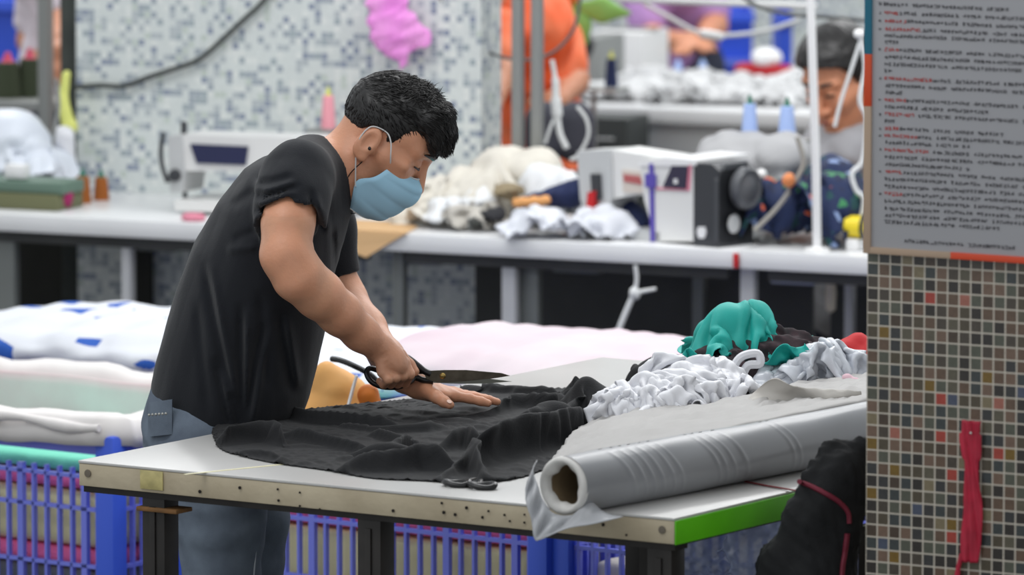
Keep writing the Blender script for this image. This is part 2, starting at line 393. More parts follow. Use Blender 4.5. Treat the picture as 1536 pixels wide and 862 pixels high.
def cloth_obj(name, X, m, label, cat, group=None, th=.0014, up=1, sm=1, disp=0, df=9):
    if disp:
        nn = np.cross(np.gradient(X, axis=1), np.gradient(X, axis=0)); nn /= np.linalg.norm(nn, axis=2, keepdims=True) + 1e-9; nn *= np.sign(nn[..., 2:] + 1e-6)
        X = X + nn * disp * (crumple(int(abs(X[0, 0, 0]) * 1000) + 5, df, 4)(X[..., 0], X[..., 1], X[..., 2])[..., None] * 2 + .3)
    X = smooth_grid(X, sm)
    for _ in range(up): X = up2(X)
    g = G(); g.grid(X, th); return solo(name, g, m, label, cat, group, sharp=False)
def uat(o, d, px, z=None):              # distance along a world line at which it crosses a pixel column
    z = o[2] if z is None else z; a = (px - 768) / FPX
    return -(o[0] - a * (o[1] * cth + (HC - z) * sth)) / (d[0] - a * d[1] * cth)
# ---- materials
m_top = mat('laminate_top', (190, 189, 187), rough=.28, noise=.06, nscale=3, bump=.03)
m_edge = mat('laminate_edge', (198, 186, 160), rough=.55, rgb2=(174, 161, 136), nscale=7, bump=.1, bscale=90)
m_green = mat('green_tape', (92, 190, 20), rough=.35, noise=.07, nscale=10)
m_leg = mat('black_steel', (38, 35, 33), rough=.45, noise=.25, nscale=20, metal=.3)
m_rust = mat('rusty_steel', (120, 84, 44), rough=.7, noise=.3, nscale=25)
m_white = mat('white_paint', (232, 232, 232), rough=.35)
m_wht_top = mat('white_desk', (226, 227, 228), rough=.25, noise=.03, nscale=4)
m_floor = mat('floor_concrete', (92, 92, 90), rough=.6, noise=.2, nscale=2)
m_grey = mat('grey_steel', (150, 152, 150), rough=.4, metal=.4)
m_dgrey = mat('dark_grey_panel', (72, 73, 72), rough=.7, noise=.15, nscale=5)
m_ltwall = mosaic('white_mosaic', .0175, .06, (206, 211, 210), [(0, (148, 158, 168)), (.36, (172, 180, 184)), (.415, (206, 212, 210)), (.56, (216, 220, 217)), (.61, (188, 198, 190)), (.635, (150, 162, 168)), (.67, (128, 138, 158))], rough=.35, bump=.1, diag=True)
m_tile = mosaic('brown_mosaic', .0218, .06, (196, 188, 174), [(0, (73, 66, 58)), (.12, (98, 79, 65)), (.23, (51, 47, 44)), (.34, (84, 86, 75)), (.45, (80, 72, 58)), (.55, (112, 91, 77)), (.64, (61, 66, 66)), (.72, (91, 86, 72)), (.80, (58, 58, 58)), (.86, (123, 112, 88)), (.90, (73, 61, 51)), (.935, (156, 98, 84)), (.96, (116, 91, 38)), (.98, (73, 80, 98)), (.988, (160, 65, 54))], pv=.0212, rough=.22, bump=.5)
# ---- shell
g = G(); g.box((0, 19, -.05), (16, 22, .1)); struct('floor', g, m_floor)
e1a = math.radians(-24.2); DO = T(0, 320, .75); d1 = np.array([math.cos(e1a), math.sin(e1a), 0]); d2 = np.array([-d1[1], d1[0], 0])
def D(px, v=0.0, z=.75):               # point of the sewing bench frame: pixel column, distance behind the front edge
    o = DO + d2 * v; o[2] = z; return o + d1 * uat(o, d1, px, z)
def DL(px, v=0.0, z=.75): return uat(DO + d2 * v * 1.0, d1, px, z)
# white mosaic pillar behind the bench
a, b = D(119, .56, 0), D(722, .56, 0); W = np.linalg.norm(b - a)
g = G(); g.box((W / 2, .06, 1.6), (W, .12, 3.2)); struct('wall_left', g, m_ltwall, a, e1a)
a2 = D(-900, 7.2, 0)
g = G(); g.box((3, .1, 1.6), (20, .2, 3.2)); struct('wall_back', g, m_ltwall, a2, e1a)
# tiled column in front
e3a = math.radians(-31); c1 = np.array([math.cos(e3a), math.sin(e3a), 0]); c2 = np.array([-c1[1], c1[0], 0])
CO = P(1300.5, 500, 12.07); CO[2] = 0
g = G(); g.box((.55, .3, 1.6), (1.1, .6, 3.2)); struct('wall_right', g, m_tile, CO, e3a)
# ---- cutting table
e2a = math.radians(-33.4); A0 = T(117, 690, .8); TW, TLn = 1.271, 1.75
t1 = np.array([math.cos(e2a), math.sin(e2a), 0]); t2 = np.array([-t1[1], t1[0], 0])
tb = thing('cutting_table', (A0[0], A0[1], 0), e2a, 'worn white-topped cutting table with green tape on its right edge, black cloth spread on it', 'table')
g = G(); g.box((TW / 2, TLn / 2, .7975), (TW, TLn, .005), .0015); part('tabletop', g, m_top, tb)
g = G(); g.box((TW / 2, TLn / 2, .7745), (TW - .002, TLn - .002, .041), .002)
part('edge_board', g, m_edge, tb)
g = G(); g.box((TW + .0015, TLn / 2, .7745), (.003, TLn, .042), .001); part('edge_tape', g, m_green, tb, label='bright green tape on the right edge')
g = G(); g.box((TW / 2, .03, .748), (TW - .01, .04, .012)); g.box((TW / 2, TLn - .05, .748), (TW - .03, .04, .012)); g.box((.03, TLn / 2, .748), (.04, TLn - .1, .012)); g.box((TW - .05, TLn / 2, .748), (.04, TLn - .1, .012))
part('frame', g, m_leg, tb)
for lx, ly in ((.158, .035), (.628, .035), (1.232, .035), (.158, TLn - .1), (.628, TLn - .1), (1.19, TLn - .1), (.92, .5)):
    g = G(); g.box((lx, ly, .372), (.05, .045, .744), .003); lg = part('leg', g, m_leg, tb)
    if ly < .1:
        g = G(); g.box((lx, ly - .0245, .367), (.012, .004, .72), .001); part('weld_seam', g, m_leg, lg)
g = G(); g.box((.17, .03, .722), (.09, .05, .008), .002); part('bracket', g, m_rust, tb, label='rusty bracket')
# holes and stains of the front edge
m_hole = mat('hole', (30, 24, 20), rough=.9)
random.seed(4)
g = G()
def stud(lx, lz, r=.0028): g.lathe([(r, 0), (r, .0012)], 8, frame((lx, -.0004, lz), (1, 0, 0), (0, 0, 1)))
for px, dz in [(417, .008), (450, .006), (418, -.012), (450, -.018), (480, -.020), (663, .012), (666, -.004), (700, .008), (683, -.006), (733, .006), (724, -.006), (757, .002), (765, -.008), (787, .006), (787, -.008), (300, -.01), (360, .004), (590, -.01), (905, .002), (940, -.012)]:
    stud(uat(A0, t1, px), .775 + dz, .0018 + random.random() * .0016)
part('nail_hole', g, m_hole, tb)
for lx in (.022, TW - .025):
    g = G(); g.lathe([(.007, 0), (.007, .0014), (.004, .0016)], 14, frame((lx, 0, .778), (1, 0, 0), (0, 0, 1))); part('screw_head', g, mat('worn_screw', (120, 112, 100), rough=.5, metal=.5), tb)
m_oldtape = mat('old_tape', (188, 176, 120), rough=.4, noise=.2, nscale=40)
g = G(); g.box((.165, -.001, .777), (.05, .002, .034), .0005); part('old_tape', g, m_oldtape, tb, label='yellowed tape on the front edge')
g = G(); g.box((.17, .2, .8004), (.008, .36, .0008), M=np.array(Matrix.Translation((.1, 0, 0)) @ Matrix.Rotation(-.35, 4, 'Z'))); part('scored_line', g, mat('scored', (232, 226, 190), rough=.5), tb)
# ---- sewing benches
def bench(name, pa, pb, label, legs, panel=True, deep=.56):
    x0 = DL(pa); x1 = DL(pb); o = DO + d1 * x0; w = x1 - x0
    r = thing(name, (o[0], o[1], 0), e1a, label, 'bench', 'white sewing benches in a row')
    g = G(); g.box((w / 2, deep / 2, .728), (w, deep, .044), .006); part('tabletop', g, m_wht_top, r)
    g = G(); g.box((w / 2, .07, .69), (w - .1, .03, .03)); g.box((w / 2, deep - .07, .69), (w - .1, .03, .03)); part('frame', g, m_dgrey, r)
    for px, v, wd, m in legs:
        u = DL(px, v) - x0
        g = G(); g.box((u, v, .353), (wd, .03, .705), .004); g.box((u, v, .012), (wd * 1.5, .07, .024), .004); part('leg', g, m, r)
    if panel:
        g = G(); g.box((w / 2, deep - .03, .43), (w - .04, .012, .44), .002); part('back_panel', g, m_dgrey, r)
    return r, w
m_lleg = mat('pale_leg', (205, 206, 208), rough=.4); m_gleg = mat('grey_leg', (120, 124, 122), rough=.45, metal=.2)
bench('sewing_bench', -420, 562, 'white sewing bench on the left, behind the man in black', [(-380, .08, .035, m_gleg), (12, .08, .05, m_gleg), (192, .08, .026, m_lleg), (500, .08, .035, m_gleg), (12, .45, .03, m_gleg), (192, .45, .03, m_gleg)], False)
bench('sewing_bench', 564, 1107, 'white sewing bench in the middle, carrying the big sewing machine and cream cloth', [(766, .08, .036, m_lleg), (797, .12, .048, m_gleg), (600, .1, .03, m_gleg), (1050, .46, .03, m_gleg)])
bench('sewing_bench', 1109, 2300, 'white sewing bench at the right, with the thin white pole beside it', [(1124, .08, .036, m_lleg), (1276, .45, .022, m_lleg), (1400, .08, .035, m_gleg), (1400, .45, .03, m_gleg)])
# ---- lights: ceiling tubes of the workshop, plus one added fill light in front
def overhead_light(x, y, z, rz, pw, sx=1.4, sy=.5, col=(1, 1, 1)):
    l = bpy.data.lights.new('ceiling_or_fill_light', 'AREA'); l.shape = 'RECTANGLE'; l.size = sx; l.size_y = sy; l.energy = pw; l.color = col
    o = bpy.data.objects.new('ceiling_or_fill_light', l); C.objects.link(o); o.location = (x, y, z); o.rotation_euler = (0, 0, rz)
w = bpy.data.worlds.new('world'); bpy.context.scene.world = w; w.use_nodes = True
w.node_tree.nodes['Background'].inputs[0].default_value = (.93, .97, 1, 1); w.node_tree.nodes['Background'].inputs[1].default_value = .62
for x, y, pw in ((-1.1, 16.6, 15), (1.3, 16.0, 22), (.1, 16.0, 12), (-1.5, 20, 30), (1.5, 19.5, 34), (3.2, 22, 34), (0, 22.5, 26)): overhead_light(x, y, 3.0, e1a, pw)
overhead_light(-.2, 14.2, 2.95, e2a, 13, 1.5, .5); overhead_light(1.2, 14.4, 2.95, e2a, 8, 1.5, .5)

overhead_light(-1.3, 12.2, 2.95, e2a, 14, 1.4, .5)  # unseen fill light, added to brighten the crate fronts
# ================================================================== the man cutting cloth
Y0 = 13.5
def Mp(px, py, dy=0.0): return P(px, py, Y0 + dy)
sc = 1 / S(Y0)                          # metres per pixel at the man
m_skin = mat('skin_arm', (212, 152, 120), rough=.42, noise=.09, nscale=14, sss=.12, bump=.10, bscale=160)
m_tee = mat('black_jersey', (30, 32, 37), rough=.95, spec=.2, sheen=.15, bump=.12, bscale=400)
m_jean = mat('blue_denim', (118, 130, 144), rough=.9, spec=.2, rgb2=(96, 106, 120), nscale=14, bump=.15, bscale=500)
m_hair = mat('black_hair', (22, 20, 20), rough=.42, spec=.5)
m_mask = mat('mask_blue', (164, 208, 232), rough=.8, spec=.2)
m_strap = mat('mask_strap', (205, 205, 205), rough=.8)
m_blk = mat('black_plastic', (20, 20, 22), rough=.35)
man = thing('person', (Mp(330, 640)[0], Y0, 0), 0, 'person in black t-shirt, jeans and blue face mask bending over the table, cutting black cloth', 'person')
# head frame
E0 = Mp(567, 212, 0); yaw = math.radians(7); pt = math.radians(33)
hf = np.array([math.cos(pt) * math.cos(yaw), -math.sin(yaw) * math.cos(pt), -math.sin(pt)]); hs = np.array([-math.sin(yaw), -math.cos(yaw), 0]); hu = np.cross(hs, hf) * 1.0
if hu[2] < 0: hu = -hu
def H(f, u, s=0.0): return E0 + hf * f + hu * u + hs * s
RH = np.array([hf, hu, hs])
def skinfield(lo, hi, h):
    F = Field(lo, hi, h); k = .018
    F.ell(H(.008, .048), (.088, .078, .073), RH, k)                # cranium
    F.ell(H(.045, .045), (.052, .05, .064), RH, .03)               # forehead
    F.ell(H(.042, -.03), (.05, .072, .056), RH, .03)               # face
    for s in (-1, 1):
        F.cone(H(-.002, -.045, s * .054), H(.03, -.088, s * .042), .015, .015, .03)
        F.cone(H(.03, -.086, s * .038), H(.070, -.096, s * .010), .013, .014, .02)
        F.cone(H(.066, -.018, s * .044), H(.03, -.01, s * .062), .02, .014, .03)   # cheekbone
        F.cone(H(.092, .03, s * .010), H(.076, .034, s * .047), .010, .011, .018)  # brow ridge
        F.cone(H(.072, .0, s * .066), H(.01, .0, s * .066), .006, .006, .02)
    F.cone(H(.096, .016), H(.113, -.034), .007, .011, .012)        # nose
    for s in (-1, 1):
        F.ell(H(.098, -.036, s * .014), (.012, .009, .008), RH, .006)
        F.ell(H(.1, .012, s * .032), (.014, .010, .015), RH, .012, 's')            # eye socket
        F.ell(H(.082, .011, s * .031), (.0125, .0125, .015), RH, .004)             # closed lid
    F.cone(H(.094, -.066, -.022), H(.094, -.066, .022), .012, .012, .012)
    F.cone(H(.02, -.085), H(.055, -.092), .030, .018, .02)             # under the chin
    # ears
    for s in (-1, 1):
        e = H(-.004, .0, s * .072); R2 = np.array([hf * .95 - hu * .2, hu * .95 + hf * .2, hs])
        F.ell(e + hs * s * .011 - hf * .006, (.020, .033, .009), R2, .006)
        F.ell(e + hs * s * .021 - hf * .004 + hu * .006, (.012, .019, .008), R2, .004, 's')
        F.cone(e + hs * s * .008 + hf * .010 - hu * .004, e + hs * s * .004 + hf * .01 - hu * .012, .005, .005, .004)
        F.ell(e + hs * s * .011 - hu * .028, (.009, .009, .006), RH, .006)
    # neck and trunk
    F.chain([(H(-.02, -.005), .058), (Mp(532, 240), .060), (Mp(508, 258), .060), (Mp(478, 282), .064), (Mp(455, 300), .075)], .025)
    F.cone(Mp(478, 246, -.04), Mp(450, 262, -.13), .04, .045, .03); F.cone(Mp(478, 246, .04), Mp(450, 262, .13), .04, .045, .03)
    F.chain([(Mp(452, 300), .08, .14), (Mp(425, 350), .08, .13), (Mp(385, 470), .10, .13), (Mp(330, 620), .09, .12)], .04)
    # near (right) arm
    F.chain([(Mp(444, 272, -.18), .052), (Mp(432, 335, -.25), .046), (Mp(429, 378, -.27), .043), (Mp(447, 413, -.265), .0455), (Mp(478, 441, -.24), .043), (Mp(510, 470, -.205), .0385), (Mp(541, 499, -.17), .0315), (Mp(562, 516, -.15), .028)], .02)
    F.cone(Mp(421, 388, -.275), Mp(432, 392, -.272), .032, .036, .02)
    # far (left) arm
    F.chain([(Mp(462, 285, .16), .040), (Mp(478, 350, .19), .038), (Mp(498, 412, .2), .041), (Mp(515, 447, .19), .041), (Mp(548, 492, .12), .037), (Mp(580, 534, .04), .030), (Mp(607, 566, -.02), .0255), (Mp(627, 577, -.05), .024)], .02)
    # right hand closed round the shears
    F.ell(Mp(580, 531, -.14), (.036, .022, .026), np.array([[.76, .1, -.64], [0, 1, 0], [.64, 0, .76]]), .02)
    F.ell(Mp(592, 543, -.14), (.030, .024, .020), np.array([[.6, .1, -.8], [0, 1, 0], [.8, 0, .6]]), .018)
    for i in range(4):
        dy = -.128 - .010 * i; r = .0105 - .0006 * i
        K = Mp(606 - 10.5 * i, 544 + 4.5 * i, dy); Q = Mp(614 - 10.5 * i, 561 + 2.6 * i, dy - .006); R_ = Mp(607 - 10.5 * i, 574 + .8 * i, dy + .022); U = Mp(597 - 9 * i, 570 + .5 * i, dy + .04)
        F.cone(Mp(588 - 5 * i, 532 + 3 * i, dy + .002), K, .013, .0118, .006)
        F.chain([(K, r * 1.08), (Q, r), (R_, r * .92), (U, r * .85)], .0035)
    F.chain([(Mp(577, 520, -.115), .015), (Mp(598, 532, -.095), .013), (Mp(614, 547, -.09), .0105), (Mp(622, 557, -.095), .009)], .006)
    # left hand flat on the cloth
    F.chain([(Mp(627, 577, -.05), .0235), (Mp(645, 586, -.062), .0185)], .015)
    F.ell(Mp(657, 588, -.055), (.036, .036, .0155), np.array([[.97, -.1, -.2], [.1, .99, 0], [.2, 0, .98]]), .015)
    for i, (kx, ky, ln) in enumerate(((682, 594, 50), (688, 592, 58), (686, 590, 53), (680, 588, 42))):
        dy = -.065 + .022 * i; r = .0092 - .0004 * i
        a0 = Mp(655, 587, dy * .8); K = Mp(kx, ky, dy); A1 = Mp(kx + ln * .45, ky + 3.5, dy + .002 * i); A2 = Mp(kx + ln * .78, ky + 7.5, dy + .003 * i); A3 = Mp(kx + ln, ky + 10.5, dy + .004 * i)
        F.cone(a0, K, .0125, .0112, .008); F.chain([(K, r * 1.1), (A1, r), (A2, r * .93), (A3, r * .78)], .004)
    F.chain([(Mp(638, 585, -.075), .015), (Mp(655, 595, -.105), .0115), (Mp(666, 602, -.118), .0098), (Mp(675, 607, -.125), .0082)], .008)
    # legs
    for dy, x in ((-.1, 338), (.1, 352)):
        b = Mp(x, 840, dy); F.chain([(Mp(322, 640, dy), .07), (b, .055)], .03)
        F.cone(b, (b[0] - .01, b[1], .12), .06, .04, .02); F.cone((b[0] - .03, b[1], .05), (b[0] + .15, b[1], .035), .035, .028, .03)
    return F
g = G()
bx = lambda x0, y0, x1, y1, a, b: (np.array([Mp(x0, y1)[0], Y0 + a, Mp(x0, y1)[2]]), np.array([Mp(x1, y0)[0], Y0 + b, Mp(x1, y0)[2]]))
lo, hi = bx(486, 95, 690, 330, -.13, .13); v, q = skinfield(lo, hi, .0024).mesh(); g.add(v, q)
lo, hi = bx(375, 300, 640, 560, -.34, .30); hi[2] = Mp(0, 300)[2]; v, q = skinfield(lo, hi, .004).mesh()
# keep only the two arms from this block
g.add(v, q)
lo, hi = bx(555, 490, 760, 625, -.21, .06); v, q = skinfield(lo, hi, .0019).mesh(); g.add(v, q)
lo, hi = bx(220, 240, 500, 700, -.3, .3); lo[2] = 0; v, q = skinfield(lo, hi, .014).mesh(); g.add(v, q)
part('body', g, m_skin, man, world=True, sharp=False)
# ---- eyebrow, lashes, nails
g = G()
for s in (-1, 1): g.tube([H(.107, .031, s * .012), H(.106, .036, s * .030), H(.092, .036, s * .054)], [.0045, .0055, .002], 6, flat=.7)
part('eyebrows', g, m_hair, man, world=True)
g = G()
for s in (-1, 1): g.tube([H(.094, .004, s * .018), H(.0955, .0025, s * .031), H(.0865, .006, s * .050)], [.001, .0022, .0012], 6)
part('eyelashes', g, m_hair, man, world=True)
# ---- hair
lo, hi = bx(490, 90, 700, 265, -.12, .12); F = Field(lo, hi, .0028)
ul = ([-.12, -.088, -.074, -.042, -.02, .012, .02, .031, .045, .056, .066, .08, .12], [-.03, -.03, -.024, .006, .03, .035, .008, .01, .04, .05, .068, .08, .085])
c0 = H(.006, .052)
def scalp(X, Y, Z):
    x, y, z = X - E0[0], Y - E0[1], Z - E0[2]; f = x * hf[0] + y * hf[1] + z * hf[2]; u = x * hu[0] + y * hu[1] + z * hu[2]; s = x * hs[0] + y * hs[1] + z * hs[2]
    th = np.interp(u, [-.04, .03, .075, .12], [.004, .006, .009, .010]); a, b, c = .090 + th, .078 + th, .0735 + th * .8
    k = np.sqrt(((f - .003) / a) ** 2 + ((u - .05) / b) ** 2 + (s / c) ** 2); d = (k - 1) * .08
    line = np.interp(f, *ul) + np.where(f > .03, -.0 * np.abs(s), 0)
    return np.maximum(d, (line - u) * .8).astype(np.float32)
F.op(scalp, lo, hi, 0)
for s in (-.05, -.03, -.01, .012, .034, .052):
    F.chain([(H(.02, .112, s * .9), .018), (H(.068, .098, s), .020), (H(.096 - abs(s) * .15, .082, s), .014), (H(.110 - abs(s) * .25, .064, s), .009), (H(.116 - abs(s) * .3, .050, s), .003)], .02)
cr = crumple(3, 55, 5)
F.op(lambda X, Y, Z: (.0035 * cr(X, Y, Z)).astype(np.float32), lo, hi, 0, 'add')
v, q = F.mesh(); g = G(); g.add(v, q); rs = np.random.RandomState(5)
qa = np.array(q); ca = v[qa].mean(1); nn = np.cross(v[qa[:, 1]] - v[qa[:, 0]], v[qa[:, 2]] - v[qa[:, 0]]); nn /= np.linalg.norm(nn, axis=1)[:, None] + 1e-9
rel = ca - E0; ff, uu, ss = rel @ hf, rel @ hu, rel @ hs
cen = H(.01, .04); out = ca - cen; nn *= np.sign((nn * out).sum(1))[:, None]
sel = rs.choice(len(qa), 5200, replace=False)
for i in sel:
    if uu[i] < np.interp(ff[i], *ul) + .004 and ff[i] < .07: continue
    n = nn[i]; t = hf * (.9 if uu[i] > .04 else .1) + hu * (-.5 if (uu[i] < .07 or ff[i] > .08) else .1) + rs.normal(size=3) * .16
    if uu[i] > .1 and -.02 < ff[i] < .05: t = hf * .5 + hu * .9 * rs.rand() + rs.normal(size=3) * .3
    t -= n * np.dot(t, n) * .8; t /= np.linalg.norm(t)
    L = (.015 + .010 * rs.rand()) * np.clip((uu[i] - .0) / .09, .22, 1)
    a = ca[i] - n * .001; b = a + (t + n * .22) * L * .5; c = a + (t + n * .08) * L
    w = np.cross(t, n); w /= np.linalg.norm(w) + 1e-9; r = .0011
    g.add([a + w * r, a - w * r, a + n * r * 1.5, b + w * r * .8, b - w * r * .8, b + n * r, c], [(0, 1, 4, 3), (1, 2, 5, 4), (2, 0, 3, 5), (3, 4, 6), (4, 5, 6), (5, 3, 6)])
part('hair', g, m_hair, man, world=True, sharp=False)
# ---- face mask
def mask_pt(vv, w):
    mid = np.array(catmull([(.1, -.014, 0), (.119, -.034, 0), (.117, -.062, 0), (.104, -.088, 0), (.09, -.114, 0), (.062, -.131, 0)], 6))
    sd = np.array(catmull([(.049, -.016, .068), (.042, -.034, .076), (.028, -.052, .080), (.012, -.072, .080), (.016, -.1, .074), (.028, -.128, .056)], 6))
    i = vv * (len(mid) - 1); j = min(int(i), len(mid) - 2); t = i - j
    m_, s_ = mid[j] * (1 - t) + mid[j + 1] * t, sd[j] * (1 - t) + sd[j + 1] * t
    a = abs(w); q = m_ * (1 - a ** 2.7) + s_ * a ** 2.7; q[2] = s_[2] * a ** .8 * (1 if w > 0 else -1)
    pl = .0032 * abs(math.sin(vv * PI * 4)) * (1 - a ** 4) + .0015 * math.sin(w * 9 + vv * 14) * a
    return H(q[0] + pl + .002, q[1] - pl * .3, q[2] * (1 + pl * 3))
A = np.array([[mask_pt(i / 44, j / 20 - 1) for j in range(41)] for i in range(45)])
g = G(); g.grid(A, .0022); mk_ = part('face_mask', g, m_mask, man, world=True, sharp=False, label='pleated light blue disposable face mask')
g = G(); g.tube([mask_pt(.01, w / 10) + hf * .001 for w in range(-10, 11)], .0015, 6); g.tube([mask_pt(.99, w / 10) for w in range(-10, 11)], .0012, 6); part('edge_binding', g, m_strap, mk_, world=True)
for s in (1, -1):
    g = G(); g.tube(catmull([mask_pt(.03, s * .99), H(.04, .004, s * .084), H(.026, .026, s * .083), H(.008, .036, s * .078), H(-.02, .03, s * .086), H(-.026, .0, s * .088), H(-.016, -.03, s * .082), mask_pt(.68, s * .99)], 6), .0014, 6)
    part('ear_loop', g, m_strap, mk_, world=True)
g = G(); g.lathe([(.0, -.006), (.0042, -.005), (.0042, .004), (.003, .007), (0, .008)], 12, frame(H(.0, -.006, .083), hf, hu), caps=False)
g.tube(catmull([H(.0, -.010, .085), H(.002, -.03, .083), H(-.006, -.075, .075), H(.01, -.118, .06), H(.03, -.136, .045), H(.045, -.128, .03)], 6), .0011, 6)
part('earphone', g, m_blk, man, world=True)
# ---- t-shirt
lo, hi = bx(205, 180, 560, 660, -.36, .33); F = Field(lo, hi, .0042)
F.chain([(Mp(333, 628), .128, .165), (Mp(338, 600), .134, .17), (Mp(351, 560), .142, .175), (Mp(366, 500), .140, .178), (Mp(381, 450), .136, .18), (Mp(395, 400), .128, .183), (Mp(412, 345), .112, .185), (Mp(434, 303), .094, .18), (Mp(455, 275), .07, .15)], .03)
F.chain([(Mp(445, 345), .085, .13), (Mp(462, 320), .068, .12), (Mp(478, 298), .052, .09)], .04)
F.chain([(Mp(478, 262), .066, .07), (Mp(489, 262), .064, .066)], .04)
for s in (-1, 1): F.chain([(Mp(474, 252, s * .04), .052), (Mp(448, 262, s * .15), .060)], .04)
def sleeve(pts, hem, n):
    hem = np.array(hem); n = np.array(n, float); n /= np.linalg.norm(n)
    for (a, ra), (b, rb) in zip(pts[:-1], pts[1:]):
        ab = b - a; L2 = float(ab @ ab)
        def fn(X, Y, Z, a=a, ab=ab, L2=L2, ra=ra, rb=rb):
            t = np.clip(((X - a[0]) * ab[0] + (Y - a[1]) * ab[1] + (Z - a[2]) * ab[2]) / L2, 0, 1.0)
            d = np.sqrt((X - a[0] - ab[0] * t) ** 2 + (Y - a[1] - ab[1] * t) ** 2 + (Z - a[2] - ab[2] * t) ** 2) - ra - (rb - ra) * t
            return np.maximum(d, (X - hem[0]) * n[0] + (Y - hem[1]) * n[1] + (Z - hem[2]) * n[2]).astype(np.float32)
        F.op(fn, np.minimum(a, b) - .08, np.maximum(a, b) + .08, .03)
hm = Mp(431, 328, -.24); nr = Mp(432, 345, -.25) - Mp(446, 280, -.18) + np.array([.03, 0, -.02])
sleeve([(Mp(446, 268, -.17), .067), (Mp(438, 300, -.21), .064), (Mp(431, 350, -.25), .0645)], hm, nr)
hm2 = Mp(508, 412, .2); n2 = Mp(498, 412, .2) - Mp(484, 350, .2)
sleeve([(Mp(468, 275, .16), .062), (Mp(486, 340, .19), .055), (Mp(502, 430, .2), .053)], hm2, n2)
# wrinkles
def seg_fold(lines, front=True):
    L = [(Mp(x0, y0)[[0, 2]], Mp(x1, y1)[[0, 2]], w / S(Y0), d) for x0, y0, x1, y1, w, d in lines]
    def fn(X, Y, Z):
        o = 0
        for a, b, w, d in L:
            ab = b - a; t = ((X - a[0]) * ab[0] + (Z - a[1]) * ab[1]) / (ab @ ab); tc = np.clip(t, 0, 1)
            q = ((X - a[0] - ab[0] * tc) ** 2 + (Z - a[1] - ab[1] * tc) ** 2) / w ** 2
            fade = np.clip(np.minimum(t + .05, 1.05 - t) * 5, 0, 1)
            o = o + d * np.exp(-q) * fade
        return (o * np.clip((Y0 - .02 - Y) * 20, 0, 1)).astype(np.float32)
    F.op(fn, lo, hi, 0, 'add')
seg_fold([(311, 386, 350, 570, 7, .008), (350, 570, 361, 625, 6, .008), (367, 440, 367, 612, 7, .009), (398, 470, 372, 620, 7, .009), (423, 450, 440, 575, 8, .008), (328, 520, 352, 628, 6, .008), (395, 420, 405, 560, 8, .006), (300, 440, 318, 600, 7, .005),
    (322, 386, 360, 570, 6, -.006), (376, 450, 374, 612, 5, -.007), (406, 480, 382, 620, 6, -.007), (434, 460, 450, 570, 6, -.006), (340, 540, 358, 628, 5, -.006),
    (392, 258, 445, 243, 5, .006), (386, 276, 455, 256, 5, .006), (388, 296, 445, 272, 6, .006), (470, 262, 486, 330, 6, .007), (400, 266, 450, 250, 4, -.005), (390, 286, 450, 264, 4, -.005), (395, 306, 440, 285, 5, -.005), (350, 300, 385, 275, 7, .004), (480, 270, 497, 340, 5, -.006), (500, 330, 505, 400, 4, .006), (355, 345, 388, 330, 6, .004), (345, 360, 390, 352, 6, -.004)])
cr = crumple(11, 9, 5); F.op(lambda X, Y, Z: (.010 * cr(X, Y, Z * .45)).astype(np.float32), lo, hi, 0, 'add')
# openings: sleeves, collar, hem
F.cone(Mp(433.5, 322, -.24), Mp(429, 372, -.268), .0535, .0545, .003, mode='s')
F.cone(Mp(502, 424, .2), Mp(508, 450, .2), .046, .047, .003, mode='s')
F.cone(Mp(496, 258), Mp(560, 220), .066, .072, .004, mode='s')
nh = np.array([-.30, 0, -1.0]); nh /= np.linalg.norm(nh); hp = Mp(222, 592)
F.op(lambda X, Y, Z: -((X - hp[0]) * nh[0] + (Z - hp[2]) * nh[2]).astype(np.float32) , lo, hi, 0, 's') if False else None
F.F = np.maximum(F.F, ((lambda X, Z: (X - hp[0]) * nh[0] + (Z - hp[2]) * nh[2])(*[(F.lo[0] + F.h * np.arange(F.n[0]))[:, None, None], (F.lo[2] + F.h * np.arange(F.n[2]))[None, None, :]])).astype(np.float32))
v, q = F.mesh(); g = G(); g.add(v, q); tee = part('t_shirt', g, m_tee, man, world=True, sharp=False)
# collar rib
col = []
for i in range(25):
    a = 2 * PI * i / 24; ax = np.array([.78, 0, .0]); n_ = Mp(540, 232) - Mp(500, 258); n_ /= np.linalg.norm(n_); up = np.array([-n_[2], 0, n_[0]]); up = up if up[2] > 0 else -up
    col.append(Mp(497, 262) + up * math.cos(a) * .071 + np.array([0, 1, 0]) * math.sin(a) * .074 - n_ * (.008 - .02 * math.cos(a)))
g = G(); g.tube(col, .0075, 8, caps=False); part('collar', g, m_tee, tee, world=True)
# ---- jeans
lo, hi = bx(200, 560, 470, 700, -.3, .3); lo[2] = .08; F = Field(lo, hi, .007)
F.chain([(Mp(322, 600), .118, .155), (Mp(318, 640), .126, .168), (Mp(322, 680), .125, .17)], .03)
for dy, x in ((-.098, 331), (.098, 366)):
    F.chain([(Mp(322, 690, dy), .108, .095), (Mp(x, 780, dy), .083, .085), (Mp(x + 2, 900, dy), .07, .075), (np.array([Mp(x - 4, 900)[0], Y0 + dy, .12]), .062, .065)], .02)
cr = crumple(21, 14, 5); F.op(lambda X, Y, Z: (.012 * cr(X, Y, Z * .6)).astype(np.float32), lo, hi, 0, 'add')
v, q = F.mesh(); g = G(); g.add(v, q); jn = part('jeans', g, m_jean, man, world=True, sharp=False)
g = G(); A = np.array([[Mp(222 + 36 * a, 603 + 52 * b - 4 * a, -.168 + .05 * (1 - a) ** 2 + .012) for b in np.linspace(0, 1, 8)] for a in np.linspace(0, 1, 8)]); g.grid(A, .004)
part('back_pocket', g, m_jean, jn, world=True)
m_stud = mat('silver_stud', (190, 190, 185), rough=.35, metal=.8)
g = G()
